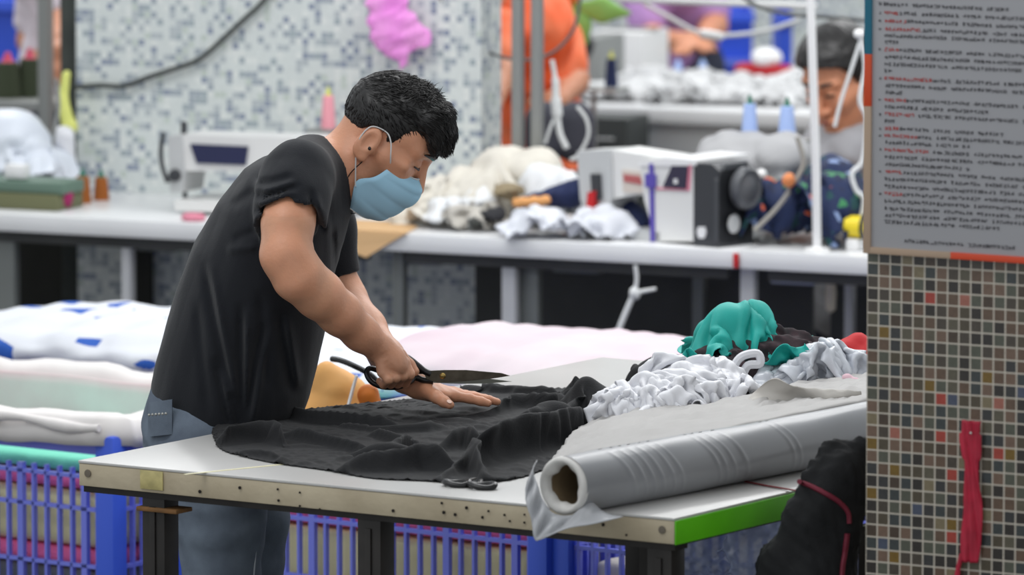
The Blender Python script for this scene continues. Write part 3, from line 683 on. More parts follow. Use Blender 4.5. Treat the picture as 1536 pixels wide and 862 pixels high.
for i in range(6): g.lathe([(0, 0), (.0028, .0006), (.002, .002), (0, .0026)], 8, frame(Mp(224 + i * 5, 622 - i * .4, -.175 + .05 * (1 - i * 5 / 36) ** 2), (1, 0, 0), (0, 0, 1)), caps=False)
part('pocket_studs', g, m_stud, jn, world=True)
for dy, x in ((-.098, 331), (.098, 366)):
    c = Mp(x - 4, 900)[0]; g = G(); F = Field((c - .14, Y0 + dy - .07, -.005), (c + .24, Y0 + dy + .07, .16), .006)
    F.chain([((c - .06, Y0 + dy, .05), .045), ((c + .05, Y0 + dy, .05), .045), ((c + .16, Y0 + dy, .035), .038)], .03); F.cone((c - .01, Y0 + dy, .1), (c - .01, Y0 + dy, .13), .05, .052, .02)
    v, q = F.mesh(); v[:, 2] = np.maximum(v[:, 2], 0); g.add(v, q); part('shoe', g, mat('dark_shoe', (50, 48, 48), rough=.6), man, world=True)
# ---- tailor's shears in his hand
m_bl = mat('shear_steel', (104, 96, 84), rough=.3, metal=.85, noise=.2, nscale=60)
Sp = Mp(664, 563, -.085); sh = thing('tailor_shears', Sp, 0, 'large black-handled tailor shears held in the right hand, blades in the black cloth', 'scissors')
def q2(pts, d): return [(Mp(x, y, d)[0] - Sp[0], Mp(x, y, d)[2] - Sp[2]) for x, y in pts]
g = G(); g.prism(q2([(634, 556), (668, 554.5), (700, 554.5), (752, 559), (765, 563), (740, 567), (700, 571), (672, 573), (655, 573), (640, 568)], -.085), -.0035, 0); part('blade', g, m_bl, sh, smooth=False)
g = G(); g.prism(q2([(640, 566), (672, 562), (720, 566), (768, 572), (730, 575), (690, 575.5), (650, 574)], -.085), .0005, .004); part('blade', g, mat('bright_steel', (150, 150, 140), rough=.3, metal=.9), sh, smooth=False)
g = G(); g.lathe([(0, 0), (.0055, 0), (.0058, .002), (.004, .004), (0, .0045)], 16, frame((0, -.0035, 0), (1, 0, 0), (0, 0, 1)), caps=False); part('pivot_screw', g, mat('brass', (178, 150, 90), rough=.3, metal=.9), sh)
LP = lambda x, y, d: Mp(x, y, d) - Sp
g = G(); g.tube(catmull([LP(650, 571, -.08), LP(636, 570, -.08), LP(622, 566, -.085), LP(616, 572, -.1), LP(598, 580, -.11), LP(575, 580, -.115), LP(558, 573, -.115), LP(550, 560, -.11), LP(556, 552, -.1), LP(580, 560, -.09), LP(606, 565, -.085), LP(622, 566, -.085)], 6), [.006] * 12 + [.0052] * 55, 10); part('handle', g, m_blk, sh)
g = G(); g.tube(catmull([LP(646, 561, -.085), LP(636, 556, -.085), LP(625, 547, -.085), LP(612, 537, -.085), LP(600, 533, -.08), LP(592, 540, -.075), LP(600, 552, -.07), LP(618, 556, -.075), LP(634, 557, -.08)], 6), [.0065] * 20 + [.005] * 29, 10); part('handle', g, m_blk, sh)

g = G(); g.tube([Mp(388, 758, -.12), Mp(388, 790, -.13), Mp(383, 830, -.14), Mp(379, 880, -.14)], .0022, 6); part('seam', g, mat('frayed_seam', (190, 196, 204), rough=.9), jn, world=True)
g = G(); n_ = np.array([.3, -.75, .55]); c_ = Mp(672, 605, -.125) + n_ / np.linalg.norm(n_) * .0078
g.lathe([(.0052, 0), (.0048, .0008), (0, .0014)], 12, frame(c_, (.9, .1, -.35), (0, 1, .6)), caps=False); part('thumbnail', g, mat('nail', (232, 196, 180), rough=.35), man, world=True)
# ================================================================== things on and at the cutting table
m_bcloth = mat('black_cloth', (21, 22, 25), rough=.8, spec=.35, sheen=.05, bump=.15, bscale=350)
m_film = mat('grey_film', (140, 142, 146), rough=.30, spec=.6, noise=.08, nscale=5)
m_filmw = mat('white_film', (226, 227, 232), rough=.35, spec=.5, noise=.04, nscale=14)
m_core = mat('cardboard_core', (122, 104, 78), rough=.85, noise=.15, nscale=20)
m_teal = mat('teal_cloth', (26, 172, 162), rough=.6, noise=.1, nscale=10)
m_red = mat('red_cloth', (190, 28, 34), rough=.8)
m_greysheet = mat('grey_sheet', (176, 174, 172), rough=.6, noise=.05, nscale=8)
def local_noise(x, y, seed, f, n=5):
    rs = np.random.RandomState(seed); o = 0
    for i in range(n):
        a = rs.rand() * PI; fr = f * (1 + rs.rand()); ph = rs.rand() * 9
        t = (x * math.cos(a) + y * math.sin(a)) * fr + .5 * np.sin((x * -math.sin(a) + y * math.cos(a)) * fr * .45 + ph) + ph
        o = o + 1 - np.abs(np.sin(t))
    return o / n - .36
def polydist(x, y, poly):
    poly = np.array(poly); d = np.full(x.shape, 1e9); ins = np.zeros(x.shape, bool); n = len(poly)
    for i in range(n):
        a, b = poly[i], poly[(i + 1) % n]; ab = b - a; t = np.clip(((x - a[0]) * ab[0] + (y - a[1]) * ab[1]) / (ab @ ab), 0, 1)
        d = np.minimum(d, np.hypot(x - a[0] - ab[0] * t, y - a[1] - ab[1] * t))
        c = ((a[1] > y) != (b[1] > y)) & (x < (b[0] - a[0]) * (y - a[1]) / (b[1] - a[1] + 1e-12) + a[0]); ins ^= c
    return np.where(ins, d, -d)

def coons(left, front, right, back, m, n):
    def samp(pts, k):
        c = np.array(catmull([T(x, y, .803)[:2] for x, y in pts], 10)); L = np.concatenate([[0], np.cumsum(np.linalg.norm(np.diff(c, axis=0), axis=1))]); t = np.linspace(0, L[-1], k); return np.stack([np.interp(t, L, c[:, 0]), np.interp(t, L, c[:, 1])], 1)
    F_, B_, L_, R_ = samp(front, n), samp(back, n), samp(left, m), samp(right, m); u = np.linspace(0, 1, n)[None, :, None]; v = np.linspace(0, 1, m)[:, None, None]
    return (1 - v) * F_[None] + v * B_[None] + (1 - u) * L_[:, None] + u * R_[:, None] - ((1 - u) * (1 - v) * F_[0] + u * (1 - v) * F_[-1] + (1 - u) * v * B_[0] + u * v * B_[-1])
def ridge_h(X, Y, ridges):
    h = np.zeros(X.shape)
    for pts, w, a in ridges:
        cp = [T(x, y, .8 + a)[:2] for x, y in pts]; cp = catmull(cp, 6) if len(cp) > 2 else cp; q = np.full(X.shape, 1e9); L = len(cp) - 1; par = np.zeros(X.shape)
        for i in range(L):
            p, r = np.array(cp[i]), np.array(cp[i + 1]); pr = r - p; t = np.clip(((X - p[0]) * pr[0] + (Y - p[1]) * pr[1]) / (pr @ pr + 1e-12), 0, 1)
            e = np.hypot(X - p[0] - pr[0] * t, Y - p[1] - pr[1] * t); k = e < q; q = np.where(k, e, q); par = np.where(k, (i + t) / L, par)
        h = np.maximum(h, a * np.exp(-(q / w) ** 2 * 1.6) * np.clip(np.minimum(par, 1 - par) * 6 + .4, 0, 1))
    return h
BM, BN = 96, 190
xy = coons([(318, 650), (322, 640), (345, 630), (384, 622)], [(318, 650), (336, 674), (400, 691), (490, 704), (560, 716), (640, 720), (700, 724), (775, 716), (838, 692), (880, 668)], [(880, 668), (905, 640), (940, 606), (1000, 596), (1088, 590)], [(384, 622), (440, 614), (520, 604), (610, 594), (692, 581), (742, 572), (850, 574), (940, 572), (1000, 574), (1088, 578)], BM, BN)
RID = [([(322, 640), (360, 634), (405, 630), (424, 640)], .018, .040), ([(330, 657), (400, 664), (440, 678), (492, 693)], .016, .030), ([(424, 606), (460, 616), (520, 622), (600, 628)], .012, .022),
     ([(436, 640), (500, 655), (560, 668)], .014, .022), ([(503, 674), (540, 668), (600, 668), (640, 664), (668, 672)], .020, .048), ([(520, 704), (580, 710), (640, 702), (690, 684), (716, 668)], .015, .032),
     ([(716, 636), (770, 622), (830, 608), (896, 590)], .024, .078), ([(712, 646), (722, 668), (735, 690)], .014, .060), ([(742, 700), (800, 684), (850, 656), (890, 628)], .024, .062), ([(660, 712), (710, 700), (765, 704)], .015, .030),
     ([(672, 648), (700, 640), (716, 648)], .013, .036), ([(560, 640), (600, 652), (590, 662)], .010, .02), ([(590, 660), (610, 648), (630, 660)], .010, .034),
     ([(742, 604), (778, 592), (830, 590), (870, 576)], .012, .026), ([(770, 620), (830, 602), (880, 584)], .014, .040), ([(738, 556), (770, 549), (830, 554), (870, 556)], .018, .036), ([(850, 562), (900, 550), (945, 548)], .018, .044), ([(885, 590), (910, 572), (940, 566)], .02, .05),
     ([(948, 552), (965, 532), (1010, 526), (1070, 536)], .045, .075), ([(860, 640), (890, 600), (895, 580)], .022, .065), ([(500, 632), (580, 640), (660, 636)], .009, .012), ([(700, 576), (760, 580), (840, 584)], .009, .014)]
hh = ridge_h(xy[..., 0], xy[..., 1], RID) + .007 * np.clip(local_noise(xy[..., 0], xy[..., 1], 5, 34), 0, 1); rs = np.random.RandomState(6)
edge_ = np.minimum.outer(np.minimum(np.arange(BM), BM - 1 - np.arange(BM)) * 0 + 99, np.zeros(BN)) if False else None
uu_, vv_ = np.meshgrid(np.linspace(0, 1, BN), np.linspace(0, 1, BM)); ed = np.clip(np.minimum(np.minimum(uu_, 1 - uu_) * 16, np.minimum(vv_, 1 - vv_) * 9), 0, 1)
X0 = np.concatenate([xy, (.803 + hh * ed ** .7 + rs.rand(BM, BN) * .0015)[..., None]], -1)
pin = np.zeros((BM, BN), bool); pin[0, ::3] = 1; pin[-1, ::2] = 1; pin[:, 0] = 1; pin[:, -1] = 1
rp = rs.rand(BM, BN) < .010; pin |= rp & (hh > .018) & (hh < .042); EBK = [(T(1015, 588), (.10, .055, .070)), (T(830, 640), (.05, .035, .045)), (T(880, 612), (.035, .03, .055)), (T(580, 690), (.06, .018, .03)), (T(900, 570), (.05, .03, .036)), (T(765, 574), (.06, .03, .032)), (T(835, 576), (.05, .03, .030)), (T(700, 588), (.05, .02, .012))]
Xc = cloth_sim(X0, 1.06, 13, 7, EBK, .8025, pin, .14, damp=.85, fric=.4, g=5.0); Xc[..., 2] = .8025 + (Xc[..., 2] - .8025) * 1.1
Xc = up2(smooth_grid(Xc, 1)); Xc[..., 2] = np.maximum(Xc[..., 2], .8022); g = G(); g.grid(Xc, .0012)
solo('black_cloth', g, m_bcloth, 'large black cloth spread and bunched up on the cutting table', 'cloth', sharp=False)
# film roll
r0, r1 = T(846, 728, .851), T(1300, 641, .856); ax = r1 - r0; ax /= np.linalg.norm(ax); rr = .0505
roll = thing('film_roll', (r0[0], r0[1], .8), math.atan2(ax[1], ax[0]), 'long roll of grey plastic film with a cardboard core, lying on the cutting table', 'roll')
LR = 1.0
g = G(); V = []; n, k = 420, 72; rs = np.random.RandomState(2)
def rollrad(x, a):                       # a = 0 top, small wrinkles across the front
    w = 0
    for c, s_, wd in ((.13, .12, .006), (.155, .16, .006), (.18, .2, .007), (.21, .1, .006), (.235, .16, .006), (.34, .12, .006), (.36, .2, .006), (.385, .12, .006), (.56, .1, .006), (.58, .08, .006), (.1, .2, .008), (.42, .2, .008)):
        q = x - c - (1 - math.cos(a)) * .03; w += .0016 * math.exp(-(q / (wd * .7)) ** 2) * max(0, math.sin(a * 1.1 + s_)) ** 2
    return rr + w + .0012 * math.sin(x * 9 + a * 2) + .0004 * math.sin(a * 5 + x * 23)
prof = []
A = []
for i in range(n + 1):
    x = LR * i / n; A.append([(x, -math.sin(a) * rollrad(x, a), .051 + math.cos(a) * rollrad(x, a)) for a in np.linspace(0, 2 * PI, k + 1)])
A = np.array(A); g.grid(A); part('film', g, m_film, roll, sharp=False)
g = G(); ring = []
def hole(a): return .0335 + .0025 * math.sin(a * 3 + .6) + .0016 * math.sin(a * 5 + 2) + .0010 * math.sin(a * 9)
E = []
for x, fr in ((0.004, 1.0), (-.003, .99), (-.006, .95), (-.0075, .88), (-.006, .81), (.0, None), (.012, None)):
    row = []
    for a in np.linspace(0, 2 * PI, 61):
        R_ = hole(a) if fr is None else (rr * fr if fr > .75 else max(rr * fr, hole(a) + .003)); row.append((x, -math.sin(a) * R_, .051 + math.cos(a) * R_))
    E.append(row)
g.grid(np.array(E)); part('wound_edge', g, mat('film_edge', (212, 210, 206), rough=.45, noise=.05, nscale=60), roll, sharp=False, label='pale wound edge of the film')
g = G(); A = np.array([[(x, -math.sin(a) * R_, .051 + math.cos(a) * R_) for a in np.linspace(0, 2 * PI, 49)] for x, R_ in ((.010, .0345), (.010, .0385), (.3, .0385), (.3, .0345), (.010, .0345))]); g.grid(A)
g.lathe([(0, 0), (.035, 0)], 24, frame((.299, 0, .051), (0, 1, 0), (0, 0, 1)), caps=False)
part('core', g, m_core, roll)
# loose film skirt hanging from the end over the table edge
Mi = np.array(wmat(roll).inverted())
def RLp(p): p = np.append(p, 1); return (Mi @ p)[:3]
g = G(); rows = []
tops = [(806, 690), (800, 704), (806, 726), (816, 752), (832, 770), (858, 772), (884, 752), (905, 770)]
bots = [(790, 722), (788, 748), (796, 776), (802, 808), (812, 809), (850, 793), (890, 786), (935, 775)]
yd = [12.24, 12.21, 12.19, 12.175, 12.165, 12.17, 12.2, 12.22]; yb_ = [12.20, 12.18, 12.165, 12.15, 12.14, 12.13, 12.13, 12.135]
for t in np.linspace(0, 1, 14):
    rows.append([RLp(P(a[0] * (1 - t) + b[0] * t, a[1] * (1 - t) + b[1] * t, y0 * (1 - t) + y1 * t + .01 * math.sin(j * 1.3 + t * 3) * math.sin(t * PI))) for j, (a, b, y0, y1) in enumerate(zip(catmull([(*q, 0) for q in tops], 4), catmull([(*q, 0) for q in bots], 4), np.interp(np.linspace(0, 7, 29), range(8), yd), np.interp(np.linspace(0, 7, 29), range(8), yb_)))])
g.grid(np.array(rows), .0012); part('loose_film', g, mat('loose_film', (178, 180, 184), rough=.3, noise=.05, nscale=20, alpha=.9), roll, sharp=False)
# scissors rings lying by the cloth
ss = T(705, 731); sr = thing('scissors', ss, e2a, 'small black scissors lying on the table edge, half under the black cloth', 'scissors')
for cx, nm in ((-.028, 'finger_ring'), (.026, 'finger_ring')):
    g = G(); g.tube([(cx + .024 * math.cos(a), .017 * math.sin(a), .006 + .002 * math.sin(a * 2)) for a in np.linspace(0, 2 * PI, 25)], .0055, 8, caps=False); part(nm, g, m_blk, sr)
g = G(); g.tube([(-.02, .012, .004), (-.03, .05, .004), (-.03, .09, .004)], [.005, .005, .002], 8); g.tube([(.012, .012, .004), (-.01, .05, .004), (-.025, .09, .004)], [.005, .005, .002], 8); part('blades', g, m_leg, sr)
# film sheet spread beside the roll
def sheet(up, dn, z0, z1, amp, seed, n=60, m_=24, bulge=0):
    U = catmull([T(x, y, z) for (x, y), z in zip(up, z0)], 12); Dn = catmull([T(x, y, z) for (x, y), z in zip(dn, z1)], 12)
    iu = np.linspace(0, len(U) - 1, n); U = np.array([np.interp(iu, range(len(U)), np.array(U)[:, k]) for k in range(3)]).T
    iu = np.linspace(0, len(Dn) - 1, n); Dn = np.array([np.interp(iu, range(len(Dn)), np.array(Dn)[:, k]) for k in range(3)]).T
    cr = crumple(seed, 16, 5); rows = []
    for t in np.linspace(0, 1, m_):
        q = U * (1 - t) + Dn * t; q[:, 2] += amp * 2 * (cr(q[:, 0], q[:, 1], q[:, 2]) + .3) * math.sin(t * PI) ** .5 + bulge * math.sin(t * PI); q[:, 2] = np.maximum(q[:, 2], .8035); rows.append(q)
    return np.array(rows)
g = G(); g.grid(sheet([(880, 640), (960, 600), (1060, 585), (1170, 575), (1290, 560), (1330, 555)], [(826, 696), (905, 680), (1010, 660), (1130, 635), (1250, 611), (1330, 597)], [.81, .83, .84, .85, .86, .86], [.83, .87, .885, .895, .90, .90], .022, 4, 90, 34), .001)
solo('grey_sheet', g, m_greysheet, 'crumpled grey plastic sheet spread between the film roll and the white scraps', 'plastic sheet', sharp=False)
# turned-up corner of the sheet
g = G(); g.grid(sheet([(1110, 618), (1130, 590), (1160, 568), (1200, 582), (1290, 588)], [(1105, 622), (1150, 612), (1200, 604), (1240, 600), (1292, 592)], [.87, .90, .935, .92, .91], [.87, .88, .89, .90, .905], .01, 9, 60, 20), .0012)
solo('folded_sheet', g, mat('pale_lining', (196, 192, 186), rough=.7), 'turned-up corner of pale grey lining lying above the film roll', 'cloth', sharp=False)
# pile of white plastic scraps
gp = lambda x, y, h: T(x, y, h)
def PB(x, y, Y): return P(x, y, Y)
Yp = T(1010, 655)[1]
EL = [(PB(1010, 612, Yp + .02), (.10, .09, .045)), (PB(1045, 585, Yp + .1), (.09, .08, .045)), (PB(940, 615, Yp - .02), (.04, .05, .03)), (PB(1105, 612, Yp + .05), (.045, .05, .025))]
for i, (x, y, dy, w, d, sq, sq2, rot) in enumerate(((1015, 590, .04, .36, .32, .62, .62, .3), (1050, 570, .1, .36, .30, .58, .6, 1.1), (950, 600, .0, .26, .26, .5, .55, .8), (985, 600, -.05, .28, .24, .5, .6, 2.0), (1090, 590, .03, .26, .24, .5, .5, .1), (1040, 600, -.03, .26, .26, .45, .5, 2.6), (915, 612, -.05, .16, .16, .45, .5, 1.4), (1000, 560, .13, .24, .2, .5, .5, .5), (970, 625, -.08, .2, .2, .5, .6, .2))):
    c = PB(x, y, Yp + dy); X = dropped(c + np.array([0, 0, .02]), w, d, sq, 200 + i, EL, .8035, .0075, rot, .010, 20, .02, .08, 8, fr=22, sq2=sq2, K=int(15 * w / .26), hg=.030); X[..., 2] += .001 * i
    cloth_obj('plastic_wrap', X, m_filmw, 'crumpled white plastic wrap in the heap beside the black cloth', 'plastic wrap', 'white plastic scraps on the table', .001, 1, 0, .006, 22)
# printed dark cloth under teal cloth
Yq = Yp + .33
g = blob_g([('e', PB(1150, 540, Yq), (.09, .08, .055)), ('e', PB(1090, 555, Yq - .05), (.07, .08, .05)), ('e', PB(1180, 560, Yq), (.13, .1, .07))], .004, .024, 13, 18, .03, .803, .008, 40)
solo('printed_cloth', g, mat('printed_cloth', (34, 30, 34), rough=.85, rgb2=(62, 44, 50), nscale=60), 'dark printed cloth with small red marks, under the teal cloth', 'cloth', sharp=False)
# teal cloth
ET = [(PB(1098, 492, Yq), (.040, .045, .048)), (PB(1132, 486, Yq + .02), (.028, .03, .040)), (PB(1112, 520, Yq), (.075, .06, .035)), (PB(1055, 536, Yq - .02), (.03, .04, .012)), (PB(1180, 522, Yq + .02), (.05, .05, .022))]
X = dropped(PB(1116, 508, Yq) , .40, .36, .60, 311, ET, None, .008, -.15, .006, 26, .02, .10, 8, fr=12, sq2=.66, rnd=.3, K=12, hg=.014)
X[..., 2] = np.maximum(X[..., 2], PB(1100, 548, Yq - .1)[2])
cloth_obj('teal_cloth', X, m_teal, 'bright teal cloth bunched on top of the heap on the table', 'cloth', None, .0014, 1, 1, .014, 9)
# clear plastic bundle
EB = [(PB(1235, 552, Yq - .06), (.038, .05, .045)), (PB(1190, 575, Yq - .1), (.055, .05, .03)), (PB(1140, 585, Yq - .12), (.03, .04, .02))]
m_clear = mat('clear_film', (206, 210, 218), rough=.25, spec=.6, noise=.10, nscale=18)
for i, (x, y, w, d, sq, rot, lb) in enumerate(((1232, 535, .30, .28, .55, .4, 'translucent grey plastic bag at the right end of the heap, by the tiled column'), (1190, 560, .26, .22, .55, 1.2, 'crumpled grey plastic film between the looped strap and the big grey bag'), (1215, 560, .24, .2, .5, 2.2, 'crumpled grey plastic film at the right foot of the heap'))):
    X = dropped(PB(x, y, Yq - .08) + np.array([0, 0, .02]), w, d, sq, 320 + i, EB, PB(1200, 600, Yq - .1)[2], .0075, rot, .008, 22, .03, .06, 8, fr=22, K=9, hg=.022)
    cloth_obj('plastic_bag', X, m_clear, lb, 'plastic bag', None, .001, 1, 0, .008, 16)
g = G(); g.tube(catmull([PB(1106, 580, Yq - .16), PB(1100, 555, Yq - .17), PB(1112, 535, Yq - .17), PB(1136, 530, Yq - .17), PB(1140, 545, Yq - .17), PB(1122, 548, Yq - .17), PB(1114, 565, Yq - .165), PB(1116, 585, Yq - .16)], 6), .008, 8)
solo('white_strap', g, m_filmw, 'white looped cloth strap at the left foot of the grey plastic bag', 'strap')
g = blob_g([('e', PB(1285, 545, Yq + .12), (.055, .07, .055)), ('e', PB(1300, 560, Yq + .12), (.06, .06, .05))], .005, .020, 12, 41, .02, .803)
solo('red_cloth', g, m_red, 'bunched red cloth at the end of the table, partly behind the tiled column', 'cloth')
for k_, (x, y, c, lb) in enumerate(((1278, 572, (226, 190, 200), 'pink'), (1290, 583, (60, 62, 66), 'dark grey'), (1268, 588, (120, 150, 150), 'grey-green'))):
    g = blob_g([('c', PB(x - 8, y - 4, Yq - .18), PB(x + 16, y + 6, Yq - .2), .010, .008)], .003, .004, 40, 50 + k_, .01)
    solo('fabric_scrap', g, mat('scrap_' + lb, c, rough=.8), 'small %s fabric scrap beside the roll near the tiled column' % lb, 'fabric scrap')
# black bag hanging at the table's right side
Yb = 12.30
m_bag = mat('black_bag', (30, 31, 33), rough=.8, spec=.3, noise=.2, nscale=6, bump=.1, bscale=200)
bg = thing('black_bag', PB(1230, 850, Yb), 0, 'black fabric bag with maroon piping hanging at the right side of the cutting table', 'bag')
F = blob([('c', PB(1262, 682, Yb + .02), PB(1258, 720, Yb), .032, .052), ('c', PB(1282, 676, Yb + .03), PB(1290, 740, Yb + .03), .024, .02), ('c', PB(1258, 720, Yb), PB(1236, 780, Yb), .05, .062), ('c', PB(1236, 780, Yb), PB(1208, 862, Yb), .060, .082), ('c', PB(1208, 862, Yb), PB(1190, 1010, Yb), .082, .09), ('c', PB(1222, 780, Yb - .02), PB(1228, 900, Yb - .02), .05, .05)], .005, .022, 8, 61, .03, None, .005, 24)
v, q = F.mesh(); v[:, 1] = Yb + (v[:, 1] - Yb) * .55; g = G(); g.add(v, q); body_ = part('bag_body', g, m_bag, bg, world=True, sharp=False)
m_mar = mat('maroon_piping', (120, 30, 52), rough=.6)
yb2 = Yb - .045
from mathutils.bvhtree import BVHTree
bv = BVHTree.FromPolygons(v.tolist(), q)
def onbag(px, py, off=.001):
    o = Vector((0, 0, HC)); d = Vector(ray(px, py)).normalized(); h = bv.ray_cast(o, d)
    return np.array(h[0] - d * off) if h[0] else P(px, py, yb2)
g = G(); c = catmull([(1199, 722, 0), (1215, 728, 0), (1235, 738, 0), (1258, 752, 0), (1272, 768, 0), (1274, 785, 0)], 6); g.tube([onbag(x, y) for x, y, _ in c], .0045, 8, flat=1); part('piping', g, m_mar, bg, world=True)
g = G(); c = catmull([(1271, 800, 0), (1268, 825, 0), (1264, 850, 0), (1262, 880, 0)], 6); g.tube([onbag(x, y) for x, y, _ in c], .005, 8); part('piping', g, m_mar, bg, world=True)
g = G(); g.tube([T(1118, 722, .8025), T(1150, 728, .8025), T(1180, 733, .803), P(1198, 736, 12.38)], .003, 6, flat=.5); part('cord', g, mat('dark_red_cord', (110, 30, 34), rough=.6), bg, world=True)
# dark steel post between table and column
p_ = P(1296, 760, 12.62); g = G(); g.box((0, 0, .36), (.02, .03, .72), .002); g.box((0, 0, .005), (.05, .06, .01)); g.v = [x + np.array([p_[0], p_[1], 0]) for x in g.v]
solo('steel_post', g, m_leg, 'thin dark steel post between the black bag and the tiled column', 'post')
# ---- poster board on the column
Pp = thing('notice_board', (CO[0], CO[1], 0), e3a, 'large grey notice board of small text on the tiled column', 'notice board')
def CL(px, py):                         # column face coordinates of a pixel
    u = uat(CO, c1, px, 1.9); 
    for _ in range(3):
        o = CO + c1 * u; r = ray(px, py); z = HC + r[2] * (o[1] / r[1]); u = uat(np.array([CO[0], CO[1], z]), c1, px, z)
    o = CO + c1 * u; r = ray(px, py); return u, HC + r[2] * (o[1] / r[1])
xl, zb = CL(1301, 378); ztop = 2.45; xr = 1.0
g = G(); g.box(((xl + xr) / 2, -.006, (zb + ztop) / 2), (xr - xl, .012, ztop - zb), .001); part('board', g, mat('board_grey', (168, 168, 172), rough=.4), Pp)
z1, z2 = CL(1305, 80)[1], CL(1305, 158)[1]; bw = .0135
def strip(x0, x1, za, zc, m, nm, d=.0145):
    g = G(); g.box(((x0 + x1) / 2, -d / 2 - .001, (za + zc) / 2), (x1 - x0, d, zc - za), .0003); return part(nm, g, m, Pp)
strip(xl, xl + bw, z1, ztop, mat('teal_edge', (36, 110, 134), rough=.4), 'border'); strip(xl, xl + bw, z2, z1, mat('orange_edge', (206, 72, 28), rough=.4), 'border'); strip(xl, xl + bw, zb, z2, mat('tan_edge', (176, 152, 130), rough=.4), 'border')
xo = CL(1432, 386)[0]; strip(xl + bw, xo, zb, zb + .011, MATS['tan_edge'], 'border'); strip(xo, xr, zb, zb + .011, mat('red_edge', (214, 74, 40), rough=.4), 'border')
# writing: rows of tiny characters (red lead words, dark body text), as unreadable as in the photograph
m_txt = mat('print_dark', (70, 68, 72), rough=.6); m_txr = mat('print_red', (190, 62, 58), rough=.6)
def glyph(g, x, z, s_, rs):
    for _ in range(4):
        if rs.rand() < .5: g.box((x + rs.uniform(.3, .7) * s_, -.0128, z + rs.uniform(.05, .95) * s_), (s_ * rs.uniform(.5, .95), .0006, s_ * .13))
        else: g.box((x + rs.uniform(.1, .9) * s_, -.0128, z + rs.uniform(.35, .65) * s_), (s_ * .13, .0006, s_ * rs.uniform(.5, .95)))
rs = np.random.RandomState(9)
# (pixel x start, y at start, lead length px, [words as px lengths])
rows = [(1323, 5, 0, 185), (1332, 18, 20, 230), (1332, 30, 32, 230), (1332, 42, 50, 230), (1332, 52, 0, 230), (1332, 62, 0, 20), (1332, 73, 20, 230), (1332, 84, 0, 230), (1332, 95, 0, 230), (1332, 105, 0, 10), (1332, 116, 68, 230), (1332, 127, 0, 230), (1332, 137, 0, 24), (1332, 148, 32, 230), (1332, 159, 0, 155), (1332, 170, 42, 230), (1332, 180, 0, 14), (1332, 191, 20, 170), (1332, 202, 44, 230), (1332, 212, 0, 120), (1332, 223, 62, 230), (1332, 234, 0, 230), (1332, 245, 0, 120), (1332, 256, 26, 230), (1332, 267, 0, 230), (1332, 278, 0, 230), (1332, 289, 22, 230), (1332, 300, 0, 230), (1332, 311, 0, 230), (1332, 321, 0, 230), (1332, 331, 0, 165), (1362, 360, 0, 120), (1484, 368, 0, 40)]
rows = rows + [(1332, y, 0, 230) for y in ()]
lh = .0066; line_i = 0
for (px, py, lead, ln) in rows:
    u0, z = CL(px, py); z -= lh / 2; gl, gb = G(), G(); pxm = .00112 / math.cos(e3a) * 1.0
    x = u0; xe = u0 + (ln * pxm if ln < 230 else 5); xd = u0 + lead * pxm; w = 0
    if lead: glyph(gb, u0 - .011, z, lh * .7, rs)
    nextgap = x + rs.uniform(.05, .16)
    while x < min(xe, xr - .035):
        if x < xd: glyph(gl, x, z, lh, rs)
        elif x > nextgap: nextgap = x + rs.uniform(.03, .14)
        else: glyph(gb, x, z, lh, rs)
        x += lh * 1.06
    if gl.v: part('red_print', gl, m_txr, Pp, smooth=False)
    if gb.v: part('text_line', gb, m_txt, Pp, smooth=False)
# red cloth strip hanging on the tiles
u0, zt = CL(1463, 630); _, zb_ = CL(1458, 842)
st = thing('red_ribbon', (CO[0] + c1[0] * u0, CO[1] + c1[1] * u0, zb_), e3a, 'crumpled red cloth strip nailed to the brown mosaic column', 'cloth strip')
L = zt - zb_; V = []
for t in np.linspace(0, 1, 50):
    w = .0165 + .003 * math.sin(t * 7) + (.004 if t > .72 and t < .9 else 0); row = []
    for j, s_ in enumerate(np.linspace(-1, 1, 17)):
        row.append((s_ * w + .004 * math.sin(t * 5) - .006 * (1 - t), -.006 - .006 * abs(math.sin(s_ * 5 + t * 6)) * (1 - s_ * s_) - .004 * math.sin(t * 9 + s_ * 3) ** 2, t * L))
    V.append(row)
g = G(); g.grid(np.array(V), .002); part('strip', g, mat('ribbon_red', (178, 26, 56), rough=.6, noise=.15, nscale=30), st, sharp=False)
g = G(); g.tube([(-.02, -.006, .012), (-.026, -.008, -.01), (-.03, -.006, -.035)], [.005, .004, .006], 8); part('frayed_tail', g, MATS['ribbon_red'], st)
g = G(); g.lathe([(0, 0), (.0022, .001), (0, .0025)], 10, frame((0, -.0155, L - .02), (1, 0, 0), (0, 0, 1)), caps=False); part('nail', g, m_stud, st)
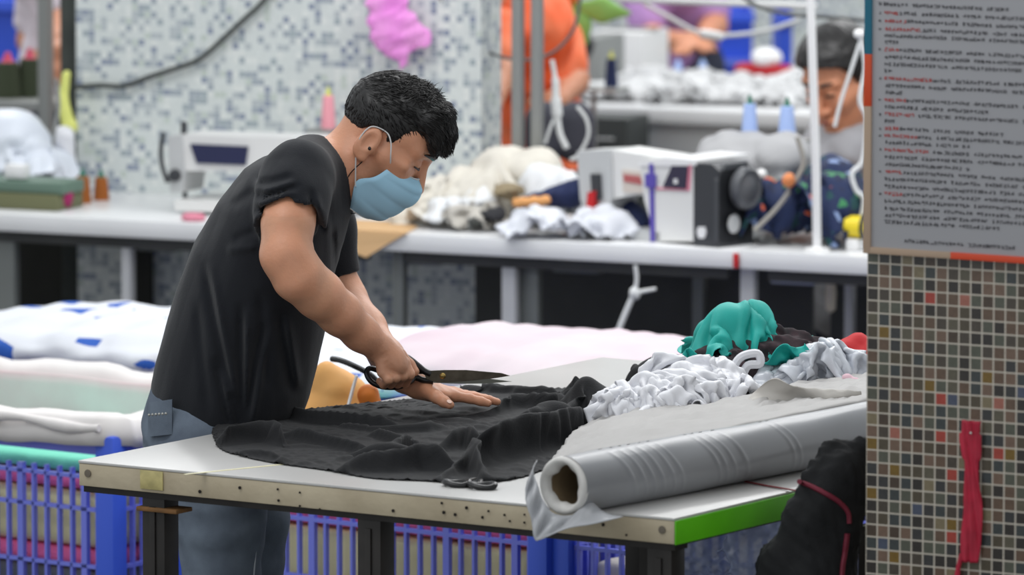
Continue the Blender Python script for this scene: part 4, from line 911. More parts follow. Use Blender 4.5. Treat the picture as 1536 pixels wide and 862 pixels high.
# ================================================================== crates and cloth behind the cutting table
m_blue = mat('crate_blue', (62, 98, 224), rough=.4); m_slat = mat('crate_slat', (124, 134, 236), rough=.4)
e4a = math.radians(-36); k1 = np.array([math.cos(e4a), math.sin(e4a), 0]); k2 = np.array([-k1[1], k1[0], 0]); K0 = T(166, 638, .6); K0[2] = 0
def kp(x, y, z=0): return K0 + k1 * x + k2 * y + np.array([0, 0, z])
def make_crate(w, d, h, label):
    r = thing('plastic_crate', kp(0, 0), e4a, label, 'crate')
    def wall(ax, fixed, L, nm):
        g = G()
        def bx(u, z, du, dz, t=.012):
            c = (u, fixed, z) if ax == 'x' else (fixed, u, z); s_ = (du, t, dz) if ax == 'x' else (t, du, dz); g.box(c, s_)
        n = int(L / .034)
        for i in range(n + 1): bx(L * i / n, h * .45, .006 if i % 5 else .015, h * .84)
        for z in (.06, .18, .3, .42, h * .84): bx(L / 2, z, L, .008)
        bx(L / 2, h - .022, L, .044); bx(L / 2, h - .004, L, .008, .034); bx(L / 2, .03, L, .06)
        return part(nm, g, m_slat, r, smooth=False)
    wall('x', 0, w, 'front_wall'); wall('x', d, w, 'rear_wall'); wall('y', 0, d, 'side_wall'); wall('y', w, d, 'side_wall')
    for x, y in ((0, 0), (w, 0), (0, d), (w, d)):
        g = G(); g.box((x, y, h / 2), (.05, .05, h), .008); part('corner_post', g, m_blue, r)
    g = G(); g.box((w / 2, d / 2, .02), (w, d, .02)); part('base', g, m_blue, r)
    return r
CW, CD, CH = .93, .62, .58
cr0_ = make_crate(CW, CD, CH, 'blue lattice crate with a white cloth liner, at the left behind the man')
cr0_.location = tuple(kp(-CW, 0))
crates = []
for (x, y, lb) in ((.06, .16, 'blue lattice crate directly behind the legs of the cutting table'), (1.03, .18, 'blue lattice crate behind the right end of the cutting table'),
                   (-.95, .80, 'blue crate under the blue-printed white cloth'), (.10, .86, 'blue crate under the pale pink cloth, left one'), (1.1, .9, 'blue crate under the white padded sheet')):
    crates.append(copy_thing(cr0_, kp(x, y), label=lb))
for c_ in [cr0_] + crates: c_['group'] = 'blue crates behind the table'
cols = [('green', (120, 216, 190)), ('magenta', (246, 116, 172)), ('yellow', (238, 230, 176)), ('orange', (220, 120, 90)), ('grey', (110, 116, 122)), ('cream', (206, 200, 186))]
def bale(x, y, w, d, z, h, nm, c, lb, sd):
    cc = kp(x + w / 2, y + d / 2, z + h / 2); R = np.array([k1, k2, [0, 0, 1]])
    g = G(); N = 22; cr = crumple(sd, 9, 5); V = []
    F = Field(cc - np.array([w, w, h]) * .75, cc + np.array([w, w, h]) * .75, .016)
    def fn(X, Y, Z):
        a, b, e = X - cc[0], Y - cc[1], Z - cc[2]; u = np.abs(a * k1[0] + b * k1[1]) - w / 2 + .03; v_ = np.abs(a * k2[0] + b * k2[1]) - d / 2 + .03; t = np.abs(e) - h / 2 + .02
        return (np.sqrt(np.maximum(u, 0) ** 2 + np.maximum(v_, 0) ** 2 + np.maximum(t, 0) ** 2) + np.minimum(np.maximum(np.maximum(u, v_), t), 0) - .02 + .008 * cr(X, Y, Z)).astype(np.float32)
    F.op(fn, F.lo, F.lo + F.h * F.n, 0); v, q = F.mesh(); g.add(v, q)
    return solo('folded_cloth', g, mat('cloth_' + nm, c, rough=.85), lb, 'folded cloth', 'cloth stacked inside the crates', sharp=False)
fills = {0: (-CW, 0, ['grey', 'magenta', 'yellow', 'magenta', 'green'], 'left crate'), 1: (.06, .16, ['cream', 'yellow', 'yellow', 'magenta', 'green'], 'crate behind the legs'), 2: (1.03, .18, ['grey', 'grey', 'cream'], 'crate by the tan bag'[:0] + 'right crate')}
names = dict(cols); sd = 100
hs_ = {0: [.25, .045, .12, .035, .035], 1: [.12, .12, .125, .05, .09], 2: [.14, .12, .1]}
for key, (x, y, st_, lbl) in fills.items():
    z = .035
    for i, c in enumerate(st_):
        h = hs_[key][i]; sd += 1
        bale(x + .03, y + .025, CW - .06, CD - .05, z, h - .004, c, names[c], '%s folded cloth in the %s, layer %s' % (c, lbl, ['at the bottom', 'second from the bottom', 'in the middle', 'second from the top', 'on top'][i] if len(st_) == 5 else ['at the bottom', 'in the middle', 'on top'][i]), sd); z += h
# liner of the left crate, folded over the rim
m_lin = mat('liner', (232, 228, 226), rough=.8, noise=.04, nscale=6)
ln = thing('crate_liner', kp(-CW, 0, .4), e4a, 'white cloth liner folded over the rim of the left blue crate', 'crate liner')
rows = []
for t in np.linspace(0, 1, 90):
    q = t * 4; s_ = int(q) % 4; f_ = q - int(q); cs = [(0, 0), (CW, 0), (CW, CD), (0, CD)]; a, b = cs[s_], cs[(s_ + 1) % 4]
    x, y = a[0] + (b[0] - a[0]) * f_, a[1] + (b[1] - a[1]) * f_; nx, ny = [(0, -1), (1, 0), (0, 1), (-1, 0)][s_]; wv = .006 * math.sin(t * 60) + .004 * math.sin(t * 131)
    row = []
    for o, z in ((-.030, .145), (-.028, .17), (-.022, .2), (.0, .222), (.028, .21), (.036, .18), (.034, .155)): row.append((x + nx * (o + wv), y + ny * (o + wv), z + wv * .8 - (.0 if s_ != 0 else 0)))
    rows.append(row)
g = G(); g.grid(np.array(rows), .003); part('liner', g, m_lin, ln, sharp=False)
g = G(); g.tube([(x, -.038, .2 + .006 * math.sin(x * 20)) for x in np.linspace(0, CW, 24)], [.011 + .003 * math.sin(i * 1.3) for i in range(24)], 10); part('rolled_edge', g, m_lin, ln)
g = G(); A = np.array([[(x, CD - .05 - .02 * math.sin(x * 9) ** 2, z) for z in np.linspace(.09, .2, 6)] for x in np.linspace(.02, CW - .02, 40)]); g.grid(A, .004)
part('inner_flap', g, mat('pinkish_cloth', (238, 222, 222), rough=.8, rgb2=(226, 196, 200), nscale=4), ln, sharp=False)
# cloths over the rear crates
def heap(nm, x0, x1, y0, y1, z, h, m, label, cat, seed, amp=.018, freq=5, n=7):
    ps = []; rs = np.random.RandomState(seed)
    for i in range(n):
        t = (i + .5) / n; ps.append(('e', kp(x0 + (x1 - x0) * t, (y0 + y1) / 2 + rs.uniform(-.05, .05), z + h * .3), ((x1 - x0) / n * 1.1, (y1 - y0) / 2, h * rs.uniform(.6, .9)), np.array([k1, k2, [0, 0, 1.0]])))
    g = blob_g(ps, .011, amp, freq, seed, .06, z); return solo(nm, g, m, label, cat, sharp=False)
m_print = mat('blue_print', (212, 215, 222), rough=.8)
nt = m_print.node_tree; N_ = nt.nodes; tc = N_.new('ShaderNodeTexCoord'); vo = N_.new('ShaderNodeTexVoronoi'); vo.inputs['Scale'].default_value = 9; vo.distance = 'CHEBYCHEV'; vo.inputs['Randomness'].default_value = .3; mpp = N_.new('ShaderNodeMapping'); mpp.inputs['Rotation'].default_value = (0, 0, .63); cr_ = N_.new('ShaderNodeValToRGB'); cr_.color_ramp.interpolation = 'CONSTANT'
cr_.color_ramp.elements[0].color = (*lin((36, 88, 178)), 1); cr_.color_ramp.elements[1].position = .28; cr_.color_ramp.elements[1].color = (*lin((214, 217, 224)), 1)
nt.links.new(tc.outputs['Object'], mpp.inputs[0]); nt.links.new(mpp.outputs[0], vo.inputs['Vector']); nt.links.new(vo.outputs[0], cr_.inputs[0]); nt.links.new(cr_.outputs[0], N_['Principled BSDF'].inputs['Base Color'])
heap('printed_bedding', -1.15, .12, .72, 1.42, .585, .075, m_print, 'white cloth printed with blue squares, spread behind the left crate', 'cloth', 71)
m_pk = mat('pale_pink', (212, 201, 206), rough=.85, rgb2=(202, 184, 193), nscale=3)
heap('pink_cloth', .02, 1.2, .8, 1.5, .585, .10, m_pk, 'pale pink cloth heaped on the crates behind the cutting table', 'cloth', 74)
heap('padded_sheet', 1.0, 2.0, .86, 1.5, .585, .09, mat('padded_white', (206, 209, 216), rough=.6), 'white padded sheet on the crates behind the teal cloth', 'cloth', 77)
# tan bag behind the table beside the man
Ybg = 14.25; g = blob_g([('c', P(500, 590, Ybg), P(492, 640, Ybg), .05, .08), ('c', P(530, 600, Ybg), P(540, 650, Ybg), .035, .06), ('c', P(488, 560, Ybg), P(520, 585, Ybg), .02, .02)], .006, .008, 9, 81, .03)
# resting on the crate contents
tbg = thing('tan_bag', P(500, 700, Ybg), 0, 'tan and orange bag with a white stripe, behind the table beside the man', 'bag')
part('bag_body', g, mat('tan_fabric', (222, 164, 92), rough=.6, noise=.06, nscale=8), tbg, world=True, sharp=False)
g = G(); g.tube([P(535, 563, Ybg - .1), P(530, 580, Ybg - .1), P(522, 610, Ybg - .11)], [.008, .009, .009], 8, flat=.4); part('white_stripe', g, m_white, tbg, world=True)
g = blob_g([('c', P(552, 592, Ybg - .09), P(560, 615, Ybg - .09), .022, .02)], .005, .004, 20, 82, .01); part('side_pocket', g, mat('orange_fabric', (214, 118, 34), rough=.6), tbg, world=True)
g = G(); g.tube(catmull([P(498, 538, Ybg - .06), P(510, 540, Ybg - .08), P(530, 548, Ybg - .1), P(556, 562, Ybg - .1), P(572, 580, Ybg - .1)], 5), .006, 8); part('strap', g, m_blk, tbg, world=True)
# ================================================================== on the sewing benches
def FL(o, dv, px, py):                  # (distance along, height) on the vertical plane through o along dv seen at a pixel
    u, z = 0, .9
    for _ in range(4):
        u = uat(np.array([o[0], o[1], z]), dv, px, z); q = o + dv * u; r = ray(px, py); z = HC + r[2] * (q[1] / r[1])
    return u, z
def bt(name, px, v, label, cat, group=None, z=.75): return thing(name, D(px, v, z), e1a, label, cat, group)
def poly(root, pts, dz=0):             # pixels -> local (x, z) in the thing's front plane
    o = np.array(root.location); out = []; a_ = root.rotation_euler[2]; dv = np.array([math.cos(a_), math.sin(a_), 0])
    for x, y in pts: u, z = FL(o, dv, x, y); out.append((u, max(z - o[2], 0) + dz))
    return out
m_mach = mat('machine_white', (222, 222, 220), rough=.35); m_mg = mat('machine_grey', (190, 192, 192), rough=.4)
m_mdark = mat('machine_dark', (52, 54, 58), rough=.45); m_navy = mat('panel_navy', (38, 42, 76), rough=.25); m_purp = mat('purple_print', (88, 74, 168), rough=.4)
m_pinkl = mat('pink_line', (214, 130, 150), rough=.5)
# left sewing machine
s1 = bt('sewing_machine', 236, .16, 'white sewing machine with a dark blue panel, against the white mosaic wall', 'sewing machine')
def pr(root, nm, pts, y0, y1, m, smooth=False, label=None):
    g = G(); g.prism(poly(root, pts), y0, y1); return part(nm, g, m, root, smooth=smooth, label=label)
pr(s1, 'arm', [(250, 210), (262, 203), (480, 210), (480, 262), (390, 258), (272, 258), (250, 262)], .03, .15, m_mach)
pr(s1, 'pillar', [(400, 255), (500, 258), (500, 318), (400, 318)], .02, .18, m_mach)
pr(s1, 'head', [(244, 206), (266, 203), (270, 262), (266, 290), (248, 290)], .025, .14, m_mg)
pr(s1, 'bed', [(262, 300), (500, 312), (500, 326), (262, 316)], .0, .2, m_mach)
pr(s1, 'display_panel', [(278, 217), (365, 221), (361, 249), (288, 246)], .024, .031, m_navy, label='dark blue display panel')
g = G(); q = poly(s1, [(262, 185), (262, 206), (240, 200), (236, 225), (238, 250), (246, 275), (258, 290), (263, 312)]); g.tube([(q[0][0], .05, q[0][1]), (q[1][0], .05, q[1][1])], .008, 8); g.tube(catmull([(x, .02, z) for x, z in q[2:6]], 5), .006, 8); part('thread_lever', g, m_mdark, s1)
g = G(); g.tube([(q[6][0], .06, q[6][1] + .03), (q[7][0], .06, q[7][1])], .006, 8); part('needle_bar', g, m_mdark, s1)
g = G(); x, z = poly(s1, [(257, 264)])[0]; g.lathe([(0, 0), (.016, 0), (.014, .012), (0, .014)], 14, frame((x, .022, z), (1, 0, 0), (0, 0, 1)), caps=False); part('tension_dial', g, m_mdark, s1)
# big machine
s2 = bt('sewing_machine', 852, .15, 'large white sewing machine with black motor housing and handwheel, on the middle bench', 'sewing machine'); s2.rotation_euler[2] = e1a - math.radians(16)
q = lambda *a: poly(s2, a)
pr(s2, 'head', [(853, 228), (903, 226), (905, 300), (898, 332), (868, 334), (858, 300)], .03, .13, m_mg)
pr(s2, 'arm', [(898, 226), (975, 238), (985, 285), (905, 300)], .04, .15, m_mach)
pr(s2, 'column', [(960, 243), (1040, 247), (1040, 362), (985, 362), (966, 300)], .0, .2, m_mach)
pr(s2, 'bed', [(880, 340), (990, 348), (990, 364), (870, 358)], .0, .2, m_mg)
pr(s2, 'label_panel', [(918, 256), (965, 261), (966, 292), (920, 290)], .036, .041, mat('label_beige', (206, 196, 186), rough=.5))
pr(s2, 'logo', [(921, 263), (946, 266), (949, 276), (956, 280), (944, 278), (922, 274)], .034, .037, mat('logo_red', (176, 92, 92), rough=.5))
pr(s2, 'purple_stripe', [(975, 245), (981, 245), (983, 362), (977, 362)], -.004, .0, m_purp); pr(s2, 'purple_badge', [(970, 260), (986, 261), (986, 281), (970, 280)], -.007, -.004, m_purp)
pr(s2, 'control_panel', [(1010, 248), (1034, 249), (1030, 283), (996, 280)], -.006, 0, mat('panel_dark', (48, 44, 66), rough=.25)); pr(s2, 'panel_button', [(1014, 268), (1019, 268), (1019, 275), (1014, 275)], -.009, -.006, m_white)
pr(s2, 'panel_trim', [(1034, 247), (1038, 247), (1035, 286), (985, 284), (985, 281), (1031, 283)], -.003, 0, m_pinkl)
pr(s2, 'top_cover', [(958, 243), (1000, 236), (1045, 240), (1045, 248), (960, 249)], -.003, .2, m_white)
pr(s2, 'needle_guard', [(877, 262), (890, 262), (892, 300), (880, 302)], .02, .03, m_mdark); pr(s2, 'red_clip', [(876, 289), (887, 287), (884, 316), (874, 316)], .012, .03, m_red)
g = G(); x0, z0 = q((1040, 244))[0]; x1, z1_ = q((1078, 360))[0]; zt = z0
g.prism([(x0 + .001, .0), (x1, .0), (x1, zt * .93), (x1 - .02, zt), (x0 + .001, zt)], .0, .13); g.v[-1] = g.v[-1]; part('motor_housing', g, m_mdark, s2, smooth=False)
g = G(); oc = [(-.07, -.085), (-.045, -.093), (.04, -.093), (.068, -.05), (.068, .05), (.04, .094), (-.04, .094), (-.068, .06)]
g.prism([(a, b) for a, b in oc], 0, .012, frame((x1 + .0, .066, zt * .5 + .003), (0, 1, 0), (-1, 0, 0))); part('end_cover', g, mat('housing_end', (66, 68, 72), rough=.4), s2, smooth=False)
Mw = frame((x1 + .0125, .07, zt * .70), (0, 1, 0), (0, 0, 1))
g = G(); g.lathe([(.022, 0), (.046, 0), (.05, .006), (.05, .02), (.044, .026), (.036, .022), (.024, .024), (.014, .03), (0, .03)], 32, Mw, caps=False); part('handwheel', g, mat('wheel_grey', (88, 90, 94), rough=.35), s2)
g = G(); g.lathe([(0, 0), (.022, .0), (.022, .002), (0, .002)], 20, frame((x1 + .0125, .04, zt * .28), (0, 1, 0), (0, 0, 1)), caps=False); g.v[-1][:, 2] += 0; part('round_badge', g, m_mg, s2)
pr(s2, 'motor_logo', [(1048, 340), (1058, 340), (1060, 348), (1057, 357), (1049, 357), (1046, 348)], -.003, 0, m_white)
# thread cones
def cone_thing(px, py0, py1, v, wpx, m, tipm, label, group=None, Y=None):
    b = D(px, v) if Y is None else P(px, py1, Y); s_ = S(b[1]); z = P(px, py1, b[1])[2]; hh = (py1 - py0) / s_; r = wpx / 2 / s_
    t = thing('thread_cone', (b[0], b[1], z), e1a, label, 'thread cone', group)
    g = G(); g.lathe([(r, 0), (r * 1.02, hh * .06), (r * .72, hh * .78), (r * .6, hh * .8)], 20); part('thread', g, m, t)
    g = G(); g.lathe([(r * .5, hh * .79), (r * .34, hh * .84), (r * .14, hh), (0, hh)], 14); part('cone_tip', g, tipm, t); return t, z
m_lb = mat('light_blue_thread', (164, 186, 232), rough=.8); m_gt = mat('green_tip', (30, 104, 84), rough=.6); m_nv = mat('navy_thread', (30, 44, 86), rough=.8); m_yt = mat('yellow_tip', (206, 208, 90), rough=.6); m_ol = mat('olive_thread', (62, 70, 50), rough=.85); m_pt = mat('pink_tip', (220, 80, 110), rough=.6); m_br = mat('brown_thread', (150, 84, 26), rough=.8); m_pkth = mat('pink_thread', (236, 160, 172), rough=.8)
def stand(px, py, v, w, label, Y=None, ph=0):
    b = D(px, v) if Y is None else P(px, py, Y); z = P(px, py, b[1])[2]; zb_ = .75 if Y is None else 0
    t = thing('thread_stand', (b[0], b[1], zb_), e1a, label, 'thread stand'); g = G(); g.tube([(0, .03, 0), (0, .03, z - zb_ + ph)], .008, 8); g.lathe([(.04, 0), (.04, .006)], 16, frame((0, .03, 0), (1, 0, 0), (0, 1, 0))); part('pole', g, m_grey, t)
    g = G(); g.box((0, 0, z - zb_ - .004), (w, .1, .008), .002); part('tray', g, m_grey, t)
cone_thing(1124, 142, 207, .47, 25, m_lb, m_gt, 'light blue thread cone with a green tip, left of the pair above the big machine'); cone_thing(1180, 146, 209, .47, 27, m_lb, m_gt, 'light blue thread cone with a green tip, right one beside the white pole')
stand(1152, 208, .47, .2, 'grey thread stand carrying two light blue cones')
cone_thing(493, 130, 192, .47, 22, m_pkth, m_yt, 'pink thread cone with a yellow tip, behind the neck of the man in black'); stand(493, 192, .47, .08, 'small grey thread stand under the pink cone')
cone_thing(124, 252, 311, .3, 28, m_br, m_gt, 'brown thread cone, left one of the two on the left bench'); cone_thing(152, 254, 310, .38, 26, m_br, m_gt, 'brown thread cone, right one of the two on the left bench')
# rack at the left with olive cones
Yl = 18.6
zr = P(30, 152, Yl)[2]; rk = thing('shelf_rack', P(30, 152, Yl) * np.array([1, 1, 0]), e1a, 'grey steel shelf rack with olive cones at the far left', 'rack')
for x in (-.55, .076): 
    for y in (0, .3):
        g = G(); g.box((x, y, 1.3), (.032, .032, 2.6), .003); part('post', g, m_grey, rk)
for z, h in ((zr - .012, .024), (.5, .024)):
    g = G(); g.box((-.22, .15, z), (.62, .3, h), .003); part('shelf', g, m_grey, rk)
cone_thing(12, 78, 150, 0, 46, m_ol, m_pt, 'olive thread cone with a pink tip, left one on the shelf rack', Y=Yl + .12); cone_thing(45, 72, 148, 0, 40, m_ol, m_pt, 'olive thread cone with a pink tip, right one on the shelf rack', Y=Yl + .14)
def bin_(px0, px1, py0, py1, Y, label):
    a, b = P(px0, py1, Y), P(px1, py1, Y); w = b[0] - a[0]; zt = P(px0, py0, Y)[2]
    t = thing('plastic_bin', ((a[0] + b[0]) / 2, Y, 0), 0, label, 'bin'); g = G(); z0 = 0
    def rg(hw, hd, z): return [(-hw, -hd, z), (hw, -hd, z), (hw, hd, z), (-hw, hd, z), (-hw, -hd, z)]
    w /= 2; g.grid(np.array([rg(w * .8, .2, .0), rg(w * .97, .25, zt - .03), rg(w * 1.03, .27, zt - .03), rg(w * 1.03, .27, zt), rg(w * .92, .23, zt), rg(w * .78, .18, .02)]))
    g.box((0, 0, .01), (w * 1.6, .4, .02)); part('bin_body', g, m_blue, t, smooth=False)
    g = G(); 
    g.box((0, -.262, zt * .8), (w * 1.6, .02, .02)); part('rib', g, mat('rib_blue', (110, 130, 220), rough=.4), t)
bin_(-60, 56, -10, 92, 20.5, 'large blue plastic bin at the far left behind the olive cones'); bin_(1070, 1126, 10, 80, 23.3, 'blue plastic bin behind the purple-shirted worker'); bin_(1162, 1184, 14, 80, 22.6, 'narrow blue bin beside the white wall at the right')
# translucent machine cover and tray at the left
for i, (x, z_, lb) in enumerate(((20, .16, 'bluish white clear-bagged garments, top one of the heap at the far left'), (48, .08, 'bluish white clear-bagged garments right of the heap at the far left'), (-5, .08, 'bluish white clear-bagged garments at the frame edge, far left'))):
    c_ = D(x, .36, .75) + np.array([0, 0, z_]); X = dropped(c_ + np.array([0, 0, .04]), .34, .34, .62, 500 + i, [(c_ - np.array([0, 0, .02]), (.085, .09, .07)), (D(20, .36, .75) + np.array([0, 0, .06]), (.1, .09, .13))], .753, .011, i * .9, .010, 18, .02, .1, 6, fr=16, K=14, hg=.03); cloth_obj('garment_bag', X, mat('bluish_white', (216, 222, 232), rough=.45), lb, 'bag', None, .0016, 0, 1, .02, 9)
tr = bt('tray', 2, .1, 'olive green tray with a white box on it at the left end of the bench', 'tray'); g = G(); g.box((0, .06, .02), (.32, .14, .04), .006); part('tray_body', g, mat('olive_tray', (104, 106, 74), rough=.6), tr); g = G(); g.box((0.02, .06, .055), (.3, .12, .03), .006); part('lid', g, mat('dull_green', (96, 120, 106), rough=.6), tr)
bxx = bt('small_box', 26, .14, 'small white box on the olive tray', 'box', z=.82); g = G(); g.box((0, 0, .02), (.055, .04, .035), .006); part('box_body', g, m_white, bxx)
g = blob_g([('e', D(95, .15, .75) + np.array([0, 0, .03]), (.025, .03, .03))], .004, .004, 20, 92); solo('magenta_yarn', g, mat('magenta', (150, 30, 90), rough=.8), 'small magenta yarn ball left of the brown cones', 'yarn')
g = blob_g([('c', P(97, 205, 17.9), P(103, 248, 17.9), .026, .014), ('c', P(103, 248, 17.9), P(98, 262, 17.9), .014, .006), ('c', P(88, 200, 17.9), P(85, 225, 17.9), .012, .01)], .005, .006, 18, 93, .02); solo('white_rag', g, m_filmw, 'white rag hanging beside the left rack post', 'cloth')
g = blob_g([('c', P(100, 112, 17.95), P(94, 150, 17.95), .011, .012), ('c', P(94, 150, 17.95), P(104, 190, 17.95), .014, .018), ('c', P(104, 190, 17.95), P(100, 205, 17.95), .018, .01)], .004, .004, 25, 94, .01); solo('tape_measure', g, mat('yellow_green', (214, 218, 120), rough=.6), 'yellow-green tape hanging above the white rag at the left', 'tape')
g = G(); g.tube(catmull([P(84, 118, 17.85), P(88, 160, 17.85), P(80, 215, 17.85), P(82, 290, 17.9)], 5), .005, 6); solo('grey_twine', g, m_grey, 'grey cord hanging beside the left rack post', 'cord')
g = G(); c_ = D(111, .62, 0); g.box((0, 0, 1.3), (.05, .05, 2.6), .004); g.v = [x + c_ for x in g.v]; solo('dark_post', g, mat('dark_post', (58, 62, 58), rough=.7, noise=.3, nscale=10), 'dark vertical post at the left edge of the white mosaic wall', 'post')
# cable on the mosaic wall, cables at right
g = G(); g.tube(catmull([D(118, .545, 0) * np.array([1, 1, 0]) + np.array([0, 0, FL(D(118, .545, 0), d1, 118, 131)[1]])] + [np.append((lambda u, z, o: (o + d1 * u)[:2])(*FL(D(118, .545, 0), d1, x, y), D(118, .545, 0)), FL(D(118, .545, 0), d1, x, y)[1]) for x, y in ((150, 128), (185, 129), (225, 115), (265, 102), (300, 88), (335, 58), (365, 30), (392, 5), (410, -20))], 5), .0062, 8); solo('wall_cable', g, mat('cable_dark', (54, 58, 56), rough=.6), 'dark cable sagging across the white mosaic wall', 'cable')
def wire(pts, Y, r, m, label, nm='cable', cat='cable'):
    g = G(); g.tube(catmull([P(x, y, Y) for x, y in pts], 6), r, 8); return solo(nm, g, m, label, cat)
m_cab = mat('cable_grey', (90, 92, 92), rough=.6); m_wc = mat('cable_white', (220, 222, 222), rough=.5)
wire([(655, -12), (675, 20), (700, 52), (730, 76), (765, 88), (805, 88), (838, 72), (862, 40), (872, -10)], 17.6, .004, m_cab, 'thin dark cable looping in front of the orange-shirted worker')
wire([(1105, -10), (1135, 8), (1175, 20), (1220, 24), (1270, 28), (1330, 34)], 17.6, .005, m_cab, 'thin dark cable sagging above the worker at the right')
wire([(965, 5), (1000, 24), (1040, 46), (1070, 53), (1110, 52), (1150, 46), (1200, 30)], 19, .006, m_wc, 'white cord hanging in front of the blue bin')
g = blob_g([('c', P(1055, 51, 18.95), P(1080, 55, 18.95), .014, .012)], .004, .002, 20, 95); solo('white_plug', g, m_white, 'white plug on the cord in front of the purple-shirted worker', 'plug')
g = G(); g.tube([P(925, -2, 18.6), P(1225, 10, 18.6)], .009, 8); solo('white_rail', g, m_white, 'white overhead rail along the top of the view', 'rail')
# pink cloth hanging on the wall
Ypk = D(600, .5)[1]; g = blob_g([('c', P(575, -15, Ypk), P(588, 45, Ypk), .045, .05), ('c', P(588, 45, Ypk), P(605, 90, Ypk), .05, .018), ('c', P(600, 40, Ypk), P(636, 58, Ypk), .035, .022)], .005, .020, 12, 96, .03, None, .006, 30); v = g.v[0]; g.v = [np.stack([v[:, 0], Ypk + (v[:, 1] - Ypk) * .45, v[:, 2]], 1)]
solo('pink_fabric', g, mat('orchid_cloth', (226, 130, 214), rough=.7, rgb2=(236, 164, 222), nscale=9), 'bright pink cloth hanging on the white mosaic wall', 'cloth', sharp=False)
g = G(); cc = D(290, .05) + np.array([0, 0, .008]); v, q_ = blob([('e', cc, (.03, .03, .012))], .003, .004, 25, 97).mesh(); g.add(v, q_); solo('pink_scrap', g, m_pinkl, 'small pink scrap on the bench under the left sewing machine', 'fabric scrap')
# cardboard at the bench edge
g = G(); A = np.array([[np.array(D(505 + 120 * s_, -.02 + .22 * (1 - t), .7512 + .006 * t)) + np.array([0, -.03 * t * (1 - abs(2 * s_ - .8)), -.05 * max(0, t - .55) * (1 - abs(2 * s_ - .8)) * 2]) for s_ in np.linspace(0, 1, 14)] for t in np.linspace(0, 1, 12)]); 
g = G(); pl_ = [(508, 345), (520, 328), (600, 326), (622, 334), (600, 350), (585, 362), (550, 383), (512, 366)]
u0s = []
top = [D(515, .18, .753), D(600, .2, .753), D(628, .12, .753), D(606, .0, .753)]
V = [D(505, .0, .754), D(508, .2, .754), D(600, .2, .754), D(628, .14, .754), D(610, -.004, .754), P(585, 362, D(585, -.006)[1]), P(550, 384, D(550, -.012)[1]), P(508, 368, D(508, -.006)[1])]
V2 = [x - np.array([0, 0, .003]) + d2 * -.003 for x in V]; n = len(V)
g.add(V + V2, [(0, 1, 2, 3, 4), (0, 4, 5, 6, 7), (n, n + 4, n + 3, n + 2, n + 1), (n, n + 7, n + 6, n + 5, n + 4)] + [(i, (i + 1) % n, (i + 1) % n + n, i + n) for i in range(n)])
solo('cardboard_sheet', g, mat('tan_card', (206, 168, 122), rough=.8), 'tan cardboard sheet bent over the bench edge beside the masked face', 'cardboard', smooth=False)
# cream cloth heap
def on(px, v, h): p = D(px, v, .75).copy(); p[2] = .75 + h; return p
def onp(px, py, v):                      # point at depth v behind the bench edge seen at a pixel
    u, z = FL(D(700, v, .75), d1, px, py); q = D(700, v, .75) + d1 * u; q[2] = z; return q
EC = [(onp(655, 308, .3), (.09, .10, .05)), (onp(720, 300, .3), (.09, .10, .06)), (onp(760, 268, .36), (.08, .09, .07)), (onp(800, 262, .36), (.07, .09, .06))]
m_cream = mat('cream_cloth', (214, 209, 198), rough=.85, noise=.08, nscale=7); m_wcl = mat('white_cloth', (224, 226, 228), rough=.8)
for i, (x, y, v_, w, d, sq, rot, mm, lb) in enumerate(((660, 285, .3, .36, .34, .62, .2, m_cream, 'cream cloth at the left of the heap on the middle bench'), (730, 270, .32, .36, .34, .6, 1.0, m_cream, 'cream cloth in the middle of the heap on the middle bench'), (765, 245, .38, .34, .3, .6, 2.0, m_cream, 'cream cloth at the top of the heap under the grey posts'), (690, 310, .18, .3, .2, .55, .1, m_wcl, 'white cloth along the front of the heap on the middle bench'), (640, 318, .2, .2, .2, .55, .9, m_cream, 'cream cloth bunched beside the cardboard sheet'), (825, 240, .3, .3, .28, .55, .6, m_wcl, 'white cloth bunched high by the grey posts and the big machine'), (845, 215, .34, .2, .2, .5, 1.6, m_wcl, 'small white cloth on top of the white bunch by the big machine'), (720, 318, .14, .26, .16, .5, .3, mat('greige_cloth', (186, 182, 174), rough=.85), 'grey-beige cloth at the front foot of the cream heap'))):
    X = dropped(onp(x, y, v_), w, d, sq, 400 + i, EC, .753, .012, rot, .012, 18, .02, .1, 6, fr=18, K=14, hg=.035); cloth_obj('bunched_cloth', X, mm, lb, 'cloth', None, .0016, 0, 1, .018, 8)
g = blob_g([('c', onp(790, 305, .22), onp(865, 285, .22), .018, .028), ('e', onp(855, 300, .24), (.03, .04, .02))], .005, .008, 18, 122, .02); solo('navy_cloth', g, mat('navy_cloth', (30, 42, 82), rough=.8), 'navy cloth under the white cloth left of the big machine', 'cloth')
g = blob_g([('c', onp(775, 304, .16), onp(820, 300, .16), .012, .012)], .004, .005, 20, 123, .02); solo('orange_cloth', g, mat('orange_cloth', (222, 160, 100), rough=.8), 'small orange cloth strip on the middle bench', 'cloth')
for i, (x, y, rx, lb) in enumerate(((815, 325, .07, 'white plastic bag lying left of the machine needle'), (905, 328, .06, 'white plastic bag lying under the arm of the big machine'))):
    X = dropped(onp(x, y, .08 + .03 * i), rx * 4.2, .22, .62, 440 + i, [(onp(x, y + 10, .08 + .03 * i), (rx * .85, .06, .032))], .753, .010, .1, .008, 18, .02, .1, 6, fr=18, K=10, hg=.02); cloth_obj('plastic_bag', X, mat('bag_white', (214, 217, 224), rough=.4), lb, 'plastic bag', None, .0014, 0, 1, .014, 11)
g = blob_g([('c', onp(925, 305, .25), onp(958, 335, .2), .03, .035)], .006, .008, 18, 128, .02, .752); solo('blue_cloth', g, mat('navy_cloth', (30, 42, 82)), 'navy cloth behind the bag under the arm of the big machine', 'cloth')
